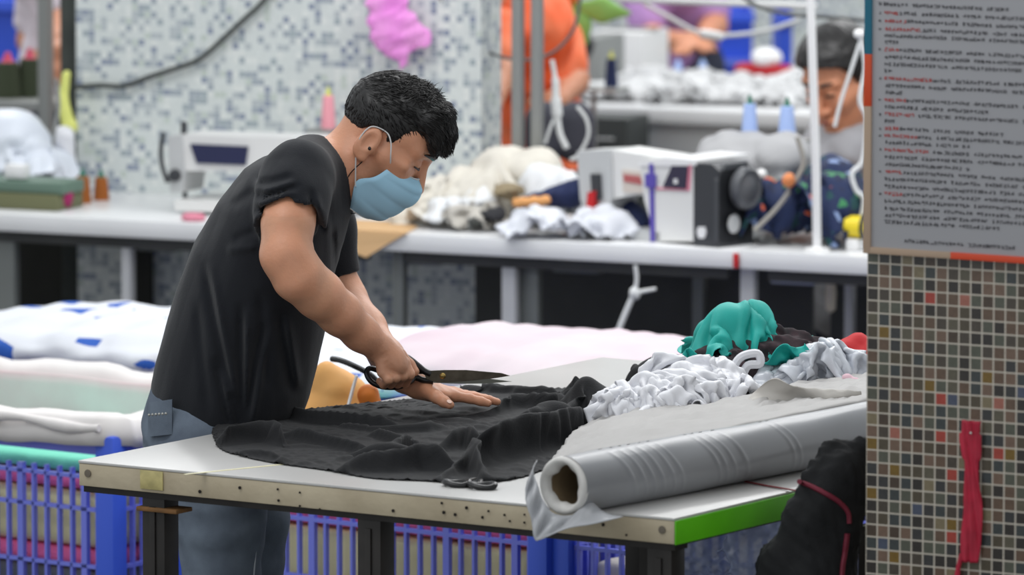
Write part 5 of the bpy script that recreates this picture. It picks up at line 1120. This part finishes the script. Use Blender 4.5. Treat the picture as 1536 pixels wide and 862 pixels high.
# fabrics right of the machine
m_flor = mat('navy_floral', (24, 40, 78), rough=.8); nt = m_flor.node_tree; N_ = nt.nodes; tc = N_.new('ShaderNodeTexCoord'); vo = N_.new('ShaderNodeTexVoronoi'); vo.inputs['Scale'].default_value = 44; cr_ = N_.new('ShaderNodeValToRGB'); cr_.color_ramp.interpolation = 'CONSTANT'
sep = N_.new('ShaderNodeSeparateColor'); nt.links.new(tc.outputs['Object'], vo.inputs['Vector']); nt.links.new(vo.outputs['Color'], sep.inputs[0]); nt.links.new(sep.outputs[0], cr_.inputs[0]); E_ = cr_.color_ramp.elements; E_[0].color = (*lin((22, 38, 76)), 1); E_[1].position = .62; E_[1].color = (*lin((28, 70, 74)), 1)
for p_, c in ((.74, (24, 34, 66)), (.90, (206, 96, 56)), (.935, (130, 150, 190)), (.97, (60, 130, 84))): e_ = E_.new(p_); e_.color = (*lin(c), 1)
nt.links.new(cr_.outputs[0], N_['Principled BSDF'].inputs['Base Color'])
EF = [(onp(1190, 310, .25), (.09, .11, .06)), (onp(1255, 308, .2), (.07, .11, .07)), (onp(1250, 270, .3), (.06, .1, .05))]
for i, (x, y, v_, w, lb) in enumerate(((1175, 290, .22, .34, 'navy flowered fabric bunched right beside the handwheel'), (1255, 280, .2, .34, 'navy flowered fabric heaped behind the yellow spool'), (1235, 250, .32, .3, 'navy flowered fabric on top of the heap, in front of the grey shirt'))):
    X = dropped(onp(x, y, v_), w, .3, .62, 490 + i, EF, .753, .010, i * .8, .010, 18, .02, .1, 6, fr=18, K=14, hg=.03); cloth_obj('floral_fabric', X, m_flor, lb, 'cloth', None, .0016, 0, 1, .018, 8)
X = dropped(onp(1120, 225, .42), .52, .40, .62, 480, [(onp(1110, 240, .42), (.10, .12, .06)), (onp(1170, 240, .4), (.07, .1, .06))], .753, .010, .4, .010, 18, .02, .1, 6, fr=24, K=12, hg=.03); cloth_obj('grey_fabric', X, mat('grey_ribbed', (168, 168, 170), rough=.8), 'pale grey ribbed fabric draped behind the big machine', 'cloth', None, .0016, 0, 1, .018, 8)
g = blob_g([('e', onp(1142, 262, .22), (.014, .014, .014))], .004, .002, 20, 132); solo('cotton_ball', g, m_white, 'small white lump beside the handwheel', 'cotton')
wire([(1196, 205), (1205, 245), (1188, 280), (1165, 312), (1132, 345)], D(1160, .1)[1], .006, mat('hose_grey', (160, 156, 148), rough=.5), 'pale grey hose running down to the bench right of the big machine', 'hose', 'hose')
g = blob_g([('e', onp(1183, 270, .1), (.016, .014, .018))], .004, .003, 30, 133); solo('orange_clip', g, mat('orange_clip', (226, 140, 86), rough=.6), 'small orange clip on the grey hose', 'clip')
# white pole
pt_ = D(1218, .06, .75); wp = thing('white_pole', pt_, 0, 'thin white vertical pole standing on the right bench', 'pole'); g = G(); tp = P(1215, -30, pt_[1] + .0) - pt_; g.tube([(0.012, 0, 0), (.008, 0, .2), tuple(tp)], .0105, 10); part('pole', g, m_white, wp); g = G(); g.lathe([(.03, 0), (.03, .006), (.014, .01)], 16, frame((.012, 0, 0), (1, 0, 0), (0, 1, 0))); part('base_plate', g, m_white, wp)
cone_y = bt('yellow_spool', 1283, .12, 'yellow spool with a black rim beside the tiled column', 'spool'); g = G(); Mx = frame((0, 0, .045), (0, 0, 1), (0, -1, 0), None) ; g.lathe([(.0, -.02), (.026, -.02), (.026, .02), (0, .02)], 20, frame((0, .0, .055), (0, 1, 0), (0, 0, 1)), caps=False); part('tape_roll', g, mat('yellow_tape', (232, 208, 40), rough=.4), cone_y); g = G(); g.lathe([(.018, .02), (.03, .02), (.03, .026), (.018, .026), (.018, .02)], 20, frame((0, 0, .055), (0, 1, 0), (0, 0, 1)), caps=False); part('rim', g, m_blk, cone_y); g = G(); g.box((0, 0, .014), (.03, .05, .028), .004); part('foot', g, m_white, cone_y)
wire([(1296, 45), (1280, 95), (1262, 150), (1252, 190)], 16.75, .0045, m_wc, 'white cord slanting in front of the face of the worker at the right', 'twine', 'cord')
wire([(1290, 52), (1298, 100), (1290, 150), (1300, 180), (1294, 240), (1278, 260), (1284, 285), (1296, 300), (1288, 345)], 16.7, .006, m_wc, 'white cord hanging along the edge of the tiled column', 'twine', 'cord')
g = blob_g([('e', P(1289, 51, 16.7), (.014, .012, .012))], .004, .001, 20, 134); solo('cord_knob', g, m_white, 'white knob at the top of the cords by the notice board', 'knob')
# posts near the orange worker
for px, lb in ((777, 'left one'), (806, 'right one')):
    t = bt('grey_post', px, .5, 'grey vertical steel post on the middle bench by the orange shirt, ' + lb, 'post', 'pair of grey posts'); g = G(); g.box((0, 0, .9), (.026, .026, 1.8), .003); part('shaft', g, m_grey, t); g = G(); g.box((0, 0, .005), (.06, .05, .01), .002); part('foot', g, m_grey, t)
t = thing('white_cable_bundle', P(838, 215, 17.5), 0, 'white cable bundle hanging right of the grey posts', 'cable'); g = G(); g.tube(catmull([P(828, 90, 17.5), P(833, 120, 17.5), P(834, 150, 17.5), P(836, 172, 17.5), P(840, 200, 17.5), P(850, 222, 17.5)], 5), [.006] * 5 + [.010] * 5 + [.014] * 6 + [.008] * 10, 10); part('bundle', g, m_wc, t, world=True); g = G(); g.tube(catmull([P(838, 165, 17.5), P(826, 190, 17.5), P(818, 215, 17.5)], 5), .004, 8); part('branch', g, m_wc, t, world=True)
g = G(); g.tube(catmull([P(866, 160, 17.5), P(880, 180, 17.5), P(882, 205, 17.5), P(868, 232, 17.5), P(856, 240, 17.5)], 5), .009, 8, flat=.5); solo('white_strap_loop', g, m_wc, 'white curved strap beside the dark chair back', 'strap')
# ================================================================== second row
B2 = T(900, 158, .75); 
def D2(px, v=0.0, z=.75):
    o = B2 + d2 * v; o[2] = z; return o + d1 * uat(o, d1, px, z)
a, b = D2(812, 0, 0), D2(1500, 0, 0); w2 = np.linalg.norm(b - a)
t = thing('sewing_bench', a, e1a, 'white bench of the second row, under the pale cloth heap', 'bench', 'white sewing benches in a row')
g = G(); g.box((w2 / 2, .4, .728), (w2, .8, .044), .006); part('tabletop', g, m_wht_top, t)
g = G(); x0 = uat(a, d1, 955, .5); g.box((x0 + .25, .06, .52), (.5, .02, .36), .004); part('front_panel', g, mat('light_panel', (206, 208, 208), rough=.5), t)
for x in (.05, x0 + .55, w2 - .1):
    for y in (.08, .72):
        g = G(); g.box((x, y, .353), (.04, .04, .706)); part('leg', g, m_gleg, t)
t = thing('dark_box', D2(916, -.12, 0), e1a, 'black metal cabinet in front of the second-row bench', 'cabinet'); g = G(); hz = P(916, 172, D2(916, -.12, 0)[1])[2]; g.box((0, 0, hz / 2), (.17, .16, hz), .008); part('casing', g, mat('near_black', (44, 48, 48), rough=.5), t); g = G(); g.box((-.03, -.083, hz - .09), (.02, .006, .05), .002); g.box((0.02, -.083, hz - .06), (.05, .006, .006), .001); part('controls', g, m_mg, t)
def on2(px, py, v): u, z = FL(D2(900, v, .75), d1, px, py); q = D2(900, v, .75) + d1 * u; q[2] = z; return q
m_pale = mat('pale_grey_cloth', (200, 201, 202), rough=.85, noise=.1, nscale=8)
for i, (x, y, v_) in enumerate(((925, 150, .2), (975, 140, .3), (1030, 146, .22), (1050, 128, .45), (1100, 150, .25), (1130, 134, .42), (1170, 150, .26), (985, 124, .5), (1190, 128, .5), (1230, 150, .3))):
    X = dropped(on2(x, y, v_), .36, .34, .62, 460 + i, [(on2(x, y + 14, v_), (.10, .12, .045))], .753, .014, i * .7, .012, 16, .02, .1, 6, fr=16, K=12, hg=.035); cloth_obj('grey_garment', X, m_pale, 'pale grey garment in the heap on the second-row bench', 'garment', 'pale grey garments on the second-row bench', .0016, 0, 1, .015, 9)
g = blob_g([('c', on2(1110, 103, .7), on2(1180, 108, .7), .018, .022)], .007, .008, 15, 141, .03); solo('dark_red_cloth', g, mat('crimson', (172, 24, 34), rough=.7), 'dark red cloth at the back of the second-row bench', 'cloth')
g = blob_g([('e', on2(1150, 86, .72), (.045, .05, .03))], .007, .006, 15, 142); solo('white_bundle', g, m_white, 'round white bundle on the dark red cloth', 'cloth')
cone_thing(917, 76, 131, 0, 20, m_nv, m_yt, 'navy thread cone with a yellow tip in front of the white carton', Y=19.5); cone_thing(851, 72, 126, 0, 18, m_nv, m_yt, 'navy thread cone next to the orange shirt', Y=19.5); stand(884, 130, 0, .2, 'grey thread stand carrying two navy cones', Y=19.5)
for i, (px, w_) in enumerate(((1017, 14), (1054, 14))): cone_thing(px, 88, 112, 0, w_, m_lb, m_lb, 'small pale blue cone at the back of the cloth heap, %s one' % ('left', 'right')[i], Y=on2(px, 110, .6)[1])
t = thing('white_carton', P(925, 125, 21.4) * np.array([1, 1, 0]), e1a, 'white carton behind the navy thread cones', 'carton'); zt = P(925, 48, 21.4)[2]; g = G(); g.box((0, .1, zt / 2), (.17, .2, zt), .006); part('carton_body', g, m_white, t); g = G(); g.box((0, .1, zt + .004), (.172, .06, .004)); part('tape', g, m_grey, t)
t = thing('grey_carton', P(878, 125, 21.0) * np.array([1, 1, 0]), e1a, 'grey carton left of the white carton', 'carton'); zt = P(878, 56, 21)[2]; g = G(); g.box((0, .1, zt / 2), (.08, .2, zt), .006); part('carton_body', g, m_grey, t)
g = blob_g([('c', P(862, 25, 20.2), P(872, 70, 20.2), .02, .03), ('c', P(872, 70, 20.2), P(864, 108, 20.2), .03, .02)], .007, .006, 15, 143, .03); solo('dark_backpack', g, m_blk, 'black bag hanging right of the orange shirt', 'bag')
g = blob_g([('c', P(860, 66, 19.9), P(868, 92, 19.9), .012, .012)], .004, .003, 20, 144); solo('yellow_tag', g, mat('amber', (240, 168, 30), rough=.5), 'yellow and orange tag on the black bag', 'tag')
# green decoration
Yg = 19.2; t = thing('green_decoration', P(855, 0, Yg), 0, 'green star-shaped decoration with an orange centre hanging at the top', 'decoration')
for a_, b_, r_ in (((856, 10), (880, 66), .034), ((850, 10), (780, 16), .034), ((862, 10), (945, 20), .034), ((850, -4), (820, -60), .024), ((858, -6), (890, -60), .024)):
    g = blob_g([('c', P(*a_, Yg), P(a_[0] * .5 + b_[0] * .5, a_[1] * .5 + b_[1] * .5, Yg), .012, r_), ('c', P(a_[0] * .5 + b_[0] * .5, a_[1] * .5 + b_[1] * .5, Yg), P(*b_, Yg), r_, .005)], .005, .003, 20, 145, .01); v = g.v[0]; g.v = [np.stack([v[:, 0], Yg + (v[:, 1] - Yg) * .4, v[:, 2]], 1)]; part('petal', g, mat('leaf_green', (140, 196, 100), rough=.6), t, world=True, sharp=False)
g = blob_g([('e', P(855, -3, Yg - .02), (.024, .014, .02))], .004, .002, 20, 146); part('centre', g, mat('orange_centre', (206, 120, 40), rough=.6), t, world=True)
# chair back
t = thing('chair', P(840, 215, 18.3) * np.array([1, 1, 0]), e1a, 'dark grey chair with a rounded back behind the white cable bundle', 'chair')
zb_, zt = P(840, 232, 18.3)[2], P(840, 152, 18.3)[2]
g = blob_g([('c', (t.location[0] - .04, 18.3, zb_ + .03), (t.location[0] - .04, 18.3, zt - .05), .05, .05), ('c', (t.location[0] + .04, 18.3, zb_ + .03), (t.location[0] + .04, 18.3, zt - .05), .05, .05)], .006, .001, 12, 150, .02); part('backrest', g, mat('chair_grey', (70, 70, 80), rough=.8), t, world=True, sharp=False)
g = G(); g.box((0, .1, .45), (.4, .38, .06), .02); part('seat', g, MATS['chair_grey'], t); g = G(); g.box((0, .04, .55), (.05, .02, .3), .005); part('back_support', g, m_mdark, t)
for x in (-.16, .16):
    for y in (-.06, .26): g = G(); g.tube([(x, y, .43), (x * 1.1, y * 1.05, 0)], .012, 8); part('leg', g, m_mdark, t)
g = blob_g([('e', D(735, .7, .75) + np.array([0, 0, .07]), (.06, .06, .03)), ('e', D(765, .7, .75) + np.array([0, 0, .06]), (.05, .05, .03))], .006, .008, 16, 151, .02); v = g.v[0]
solo('pink_garment', g, mat('pink_beige', (222, 172, 172), rough=.8), 'pink garment behind the cream heap, below the orange shirt', 'cloth')
# things under the benches
g = G(); yt = D(950, -.03)[1]; g.tube(catmull([P(953, 398, yt), P(955, 420, yt), P(950, 442, yt), P(938, 470, yt), P(922, 510, yt)], 5), [.005] * 8 + [.007] * 13, 8); g.tube([P(950, 440, yt), P(968, 436, yt), P(984, 433, yt)], [.006, .005, .004], 8); v, q_ = blob([('e', P(952, 440, yt), (.014, .012, .016))], .004, .003, 30, 152).mesh(); g.add(v, q_)
solo('white_tie', g, m_wc, 'knotted white strip hanging under the middle bench', 'cloth strip')
g = blob_g([('e', D(900, .3, .16), (.2, .14, .2)), ('e', D(980, .3, .14), (.14, .14, .17))], .012, .02, 8, 153, .05, .0); solo('navy_bundle', g, mat('navy_dark', (28, 34, 58), rough=.85), 'dark navy bundle on the floor under the middle bench', 'cloth')
g = blob_g([('e', D(80, .3, .13), (.2, .16, .16)), ('e', D(130, .35, .1), (.08, .1, .12))], .012, .02, 8, 154, .05, .0); solo('dark_bundle', g, mat('brown_dark', (60, 56, 48), rough=.9), 'dark bundle on the floor under the left bench', 'cloth')
for px, w_, m_, lb in ((1187, .11, mat('tray_pale', (176, 184, 204), rough=.5), 'pale blue tray fixed under the top of the right bench'), (632, .09, m_grey, 'grey metal tray fixed under the top of the middle bench'), (232, .1, m_gleg, 'grey metal tray fixed under the top of the left bench'), (862, .12, m_gleg, 'grey drawer under the middle bench left of the knotted strip')):
    t = thing('hanging_tray', D(px, .12, .645), e1a, lb, 'tray'); g = G(); g.box((0, .06, .03), (w_, .12, .03), .006); g.box((-w_ / 2 + .004, .06, .048), (.008, .12, .02)); g.box((w_ / 2 - .004, .06, .048), (.008, .12, .02)); part('tray_body', g, m_, t); g = G(); g.box((0, -.004, .032), (w_ * .4, .01, .008), .002); part('pull', g, m_mg, t)
g = G(); q = D(1246, .3, .6); g.lathe([(0, 0), (.012, .01), (.014, .05), (.008, .1), (.006, .115)], 12, np.array(Matrix.Translation((q[0], q[1], P(1246, 470, q[1])[2])))); solo('white_bottle', g, mat('ivory', (226, 216, 196), rough=.5), 'small ivory bottle hanging under the right bench', 'bottle')

# red mark at the bench joint, extra cloths, clear bag under the table
g = G(); c_ = D(1104, -.002, .726); g.box((0, 0, 0), (.014, .003, .034), .0008, M=np.array(Matrix.Translation(c_) @ Matrix.Rotation(e1a, 4, 'Z'))); solo('red_tape', g, m_red, 'small red tape mark on the bench edge below the big machine', 'tape')
for nm_, x, y, v_, r_, c, sd_, lb in (('brown_cloth', 762, 285, .2, (.03, .04, .018), (138, 124, 98), 163, 'small brown cloth on the right of the cream heap'), ('black_scrap', 735, 322, .12, (.03, .03, .012), (40, 40, 44), 165, 'small black scrap under the front of the cream heap')):
    g = blob_g([('e', onp(x, y, v_), r_)], .005, .03, 15, sd_, .02, .752, .008, 36); solo(nm_, g, mat(nm_, c, rough=.85), lb, 'cloth', sharp=False)
g = blob_g([('e', P(1085, 810, 13.72), (.12, .05, .11)), ('e', P(1150, 830, 13.62), (.08, .05, .1))], .006, .04, 9, 170, .05, None, .012, 26); solo('clear_bag', g, mat('bluish_film', (176, 190, 228), rough=.25, alpha=.8), 'bluish clear plastic bag behind the right table legs', 'plastic bag', sharp=False)

a_ = D(14, .64, 0); b_ = D(134, .64, 0); W_ = np.linalg.norm(b_ - a_); db = thing('shade_panel', a_, e1a, 'dark panel standing in for shade behind the left bench, beside the mosaic wall', 'panel'); g = G(); g.box((W_ / 2 - .35, 0, .34), (W_ + .7, .02, .68), .002); part('board', g, mat('shade_panel', (46, 46, 42), rough=.85, noise=.3, nscale=4), db); g = G(); g.box((W_ / 2 - .35, -.012, .66), (W_ + .7, .01, .03), .002); part('top_trim', g, m_dgrey, db)  # added dark panel: keeps the open gap under the bench in shade
a_ = D(204, .53, 0); db = thing('shade_panel', a_, e1a, 'narrow dark panel standing in for shade under the left bench, before the mosaic wall', 'panel'); g = G(); g.box((.025, 0, .34), (.05, .015, .68), .002); part('board', g, MATS['shade_panel'], db); g = G(); g.box((.025, -.009, .05), (.05, .006, .03), .001); part('kick_strip', g, m_dgrey, db)  # added dark strip, its colour stands for shade below the bench
# ================================================================== the other workers
m_skin2 = mat('skin_face', (206, 140, 106), rough=.5, sss=.1); m_sock = mat('eye_dark', (30, 22, 20), rough=.3); m_lip = mat('lip', (150, 84, 74), rough=.5)
def worker(E, yaw_, pitch_, k, shirt, label, torso, arms, h=.006, shirt_nm='shirt', legs=True, pants=(50, 54, 70), hairm=None, headvis=True):
    """head origin E between the ears, facing yaw/pitch; torso = chain of (point, r, halfdepth); arms = list of chains (shoulder, elbow, wrist, hand)"""
    f = np.array([math.cos(pitch_) * math.cos(yaw_), math.cos(pitch_) * math.sin(yaw_), -math.sin(pitch_)]); s_ = np.array([-math.sin(yaw_), math.cos(yaw_), 0]); u = np.cross(f, s_); u = u if u[2] > 0 else -u
    Hh = lambda a, b, c=0.0: E + (f * a + u * b + s_ * c) * k; RR = np.array([f, u, s_])
    t = thing('person', (E[0], E[1], 0), 0, label, 'person')
    lo = E - .16 * k; hi = E + .17 * k; lo[2] -= .06
    def bodyf(lo, hi, h):
        F = Field(lo, hi, h)
        F.ell(Hh(.008, .048), np.array((.088, .08, .074)) * k, RR, .02); F.ell(Hh(.042, -.03), np.array((.05, .074, .056)) * k, RR, .03)
        for q in (-1, 1):
            F.cone(Hh(-.002, -.045, q * .052), Hh(.07, -.098, q * .012), .017 * k, .017 * k, .025); F.cone(Hh(.066, -.018, q * .042), Hh(.03, -.01, q * .06), .02 * k, .014 * k, .03)
            F.ell(Hh(.1, .012, q * .031), np.array((.016, .011, .016)) * k, RR, .01, 's'); F.ell(Hh(.084, .010, q * .031), np.array((.0125, .011, .015)) * k, RR, .003)
            F.ell(Hh(-.006, .0, q * .078), np.array((.018, .032, .009)) * k, RR, .006); F.cone(Hh(.094, .03, q * .01), Hh(.078, .034, q * .046), .01 * k, .011 * k, .015)
            F.ell(Hh(.096, -.036, q * .014), np.array((.012, .009, .008)) * k, RR, .006)
        F.cone(Hh(.094, .016), Hh(.112, -.034), .007 * k, .011 * k, .012); F.cone(Hh(.09, -.066, -.02), Hh(.09, -.066, .02), .012 * k, .012 * k, .01)
        nb = torso[0][0]; F.cone(Hh(-.015, -.04), nb, .056 * k, .06 * k, .03)
        for p, q in zip(torso[:-1], torso[1:]): F.cone(p[0], q[0], p[1] * .8, q[1] * .8, .03, p[2] * .8, q[2] * .8)
        for A_ in arms:
            sh, el, wr, hd = [np.array(x) for x in A_]; F.chain([(sh, .05), (el, .043), (wr, .028)], .02); d = hd - wr; L = np.linalg.norm(d); d /= L; sd_ = np.cross(d, [0, 0, 1.0]); sd_ /= np.linalg.norm(sd_) + 1e-9
            F.chain([(wr, .026), (wr + d * .06, .030, .03)], .02)
            for i in range(4): o = sd_ * (.024 - .016 * i); F.chain([(wr + d * .07 + o, .0105), (wr + d * (.11 + .006 * (i in (1, 2))) + o - np.array([0, 0, .01]), .0095), (wr + d * .14 + o - np.array([0, 0, .03]), .008)], .004)
            F.chain([(wr + d * .03 + sd_ * .03, .012), (wr + d * .08 + sd_ * .05, .009)], .006)
        if legs:
            b = torso[-1][0]
            for q in (-1, 1): kn = b + s_ * .1 * q; kn = np.array([kn[0], kn[1], .5]); F.chain([(b + s_ * .09 * q, .08), (kn, .06), (np.array([kn[0], kn[1], .08]), .045), (np.array([kn[0], kn[1], .04]) + f * np.array([1, 1, 0]) * .12, .035)], .03)
        return F
    g = G()
    if headvis: v, q = bodyf(lo, hi, h * .55).mesh(); g.add(v, q)
    al = np.array([p[0] for p in torso] + [x for A_ in arms for x in A_]); l2, h2 = al.min(0) - .2, al.max(0) + .2; h2[2] = min(h2[2], E[2] - .1) if headvis else h2[2]
    if legs: l2[2] = 0
    v, q = bodyf(l2, h2, .010).mesh(); g.add(v, q); part('body', g, m_skin2, t, world=True, sharp=False)
    l2, h2 = al.min(0) - .25, al.max(0) + .25; F = Field(l2, h2, .011)
    for p, q in zip(torso[:-1], torso[1:]): F.cone(p[0], q[0], p[1], q[1], .04, p[2], q[2])
    for A_ in arms:
        sh, el = np.array(A_[0]), np.array(A_[1]); F.cone(sh, sh * .35 + el * .65, .066, .060, .04)
    cr = crumple(int(abs(E[0]) * 100) + 3, 10, 5); F.op(lambda X, Y, Z: (.016 * cr(X, Y, Z)).astype(np.float32), l2, h2, 0, 'add')
    v, q = F.mesh(); g = G(); g.add(v, q); part(shirt_nm, g, shirt, t, world=True, sharp=False)
    if legs:
        b = torso[-1][0]; F = Field((b[0] - .3, b[1] - .3, .06), (b[0] + .3, b[1] + .3, b[2] + .15), .014)
        F.ell(b, (.15, .14, .12), None, .03)
        for q in (-1, 1): kn = b + s_ * .1 * q; F.chain([(b + s_ * .08 * q, .11), (np.array([kn[0], kn[1], .5]), .08), (np.array([kn[0], kn[1], .1]), .065)], .03)
        v, q = F.mesh(); g = G(); g.add(v, q); part('trousers', g, mat('trousers_%d' % pants[0], pants, rough=.9), t, world=True, sharp=False)
    if headvis:
        F = Field(E - .16 * k, E + .2 * k, .004)
        ul2 = ([-.12, -.08, -.04, -.02, .012, .02, .035, .06, .08, .12], [-.06, -.06, -.02, .03, .035, -.01, .03, .066, .082, .09])
        def sc_(X, Y, Z):
            x, y, z = (X - E[0]) / k, (Y - E[1]) / k, (Z - E[2]) / k; a = x * f[0] + y * f[1] + z * f[2]; b = x * u[0] + y * u[1] + z * u[2]; c = x * s_[0] + y * s_[1] + z * s_[2]
            th = np.interp(b, [-.04, .03, .075, .12], [.005, .014, .024, .026]); d = (np.sqrt(((a - .005) / (.09 + th)) ** 2 + ((b - .05) / (.078 + th)) ** 2 + (c / (.074 + th * .8)) ** 2) - 1) * .08
            return (np.maximum(d, (np.interp(a, *ul2) - b) * .8) * k).astype(np.float32)
        F.op(sc_, F.lo, F.lo + F.h * F.n, 0); cr2 = crumple(8, 40, 5); F.op(lambda X, Y, Z: (.008 * cr2(X, Y, Z)).astype(np.float32), F.lo, F.lo + F.h * F.n, 0, 'add')
        v, q = F.mesh(); g = G(); g.add(v, q); part('hair', g, m_hair, t, world=True, sharp=False)
        g = G()
        for q in (-1, 1): g.tube([Hh(.100, .034, q * .014), Hh(.101, .040, q * .03), Hh(.084, .038, q * .05)], [.004 * k, .005 * k, .002 * k], 6)
        part('eyebrows', g, m_hair, t, world=True); g = G()
        for q in (-1, 1): g.tube([Hh(.096, .008, q * .019), Hh(.0985, .008, q * .031), Hh(.09, .008, q * .045)], [.002 * k, .0035 * k, .002 * k], 6)
        part('eyelashes', g, m_sock, t, world=True); g = G(); g.tube([Hh(.096, -.066, -.024), Hh(.104, -.064, 0), Hh(.096, -.066, .024)], [.002, .0045, .002], 6); part('lips', g, m_lip, t, world=True)
    return t
# man at the right, head bowed over the right bench
E2 = P(1264, 120, 17.55); T2 = [(P(1272, 205, 17.6), .06, .08), (P(1275, 225, 17.65), .11, .17), (P(1275, 300, 17.75), .14, .19), (P(1275, 420, 17.85), .15, .19)]
worker(E2, math.radians(-132), math.radians(24), 1.0, mat('grey_shirt', (158, 158, 162), rough=.85), 'person with black hair and grey shirt, head bowed, behind the right bench', T2, [[P(1225, 240, 17.6), P(1190, 320, 17.5), P(1180, 318, 17.25), P(1165, 322, 17.1)], [P(1325, 240, 17.6), P(1350, 320, 17.5), P(1300, 318, 17.3), P(1285, 320, 17.15)]])
# orange-shirted worker
T3 = [(P(760, 10, 18.8), .06, .08), (P(790, 40, 18.85), .12, .17), (P(795, 110, 18.95), .11, .18), (P(800, 190, 19.0), .13, .17), (P(800, 290, 19.0), .13, .17)]
worker(P(735, 0, 18.8), math.radians(200), math.radians(30), 1.0, mat('orange_shirt', (255, 96, 34), rough=.7, rgb2=(255, 140, 96), nscale=7), 'person in a bright orange shirt behind the grey posts', T3, [[P(750, 50, 18.62), P(748, 112, 18.5), P(735, 160, 18.35), P(722, 165, 18.3)], [P(835, 55, 19.0), P(858, 120, 18.95), P(835, 150, 18.7), P(815, 155, 18.6)]], pants=(46, 46, 52))
# purple-shirted worker
T4 = [(P(1010, -60, 22.2), .06, .08), (P(1012, -30, 22.2), .12, .18), (P(1012, 30, 22.3), .13, .18), (P(1012, 100, 22.3), .14, .18)]
worker(P(1005, -110, 22.2), math.radians(215), math.radians(30), 1.0, mat('purple_shirt', (176, 134, 190), rough=.8), 'person in a purple shirt at the back, forearm resting on the table', T4, [[P(962, -10, 22.1), P(975, 58, 22.0), P(1020, 62, 21.8), P(1040, 62, 21.75)], [P(1060, -10, 22.2), P(1070, 40, 22.1), P(1055, 62, 21.8), P(1040, 64, 21.75)]])
# worker at far left, mostly cropped
T5 = [(P(75, -60, 19.4), .06, .08), (P(76, -40, 19.4), .1, .12), (P(84, 15, 19.4), .07, .12), (P(84, 90, 19.4), .09, .12), (P(84, 200, 19.4), .12, .14)]
worker(P(80, -120, 19.4), math.radians(200), math.radians(25), 1.0, mat('blush_shirt', (232, 220, 228), rough=.8), 'person in a pale shirt partly behind the grey rack post at the far left', T5, [[P(90, -30, 19.25), P(98, 40, 19.1), P(90, 60, 18.95), P(88, 80, 18.9)], [P(60, -30, 19.5), P(50, 60, 19.5), P(60, 90, 19.3), P(66, 100, 19.2)]], headvis=True)
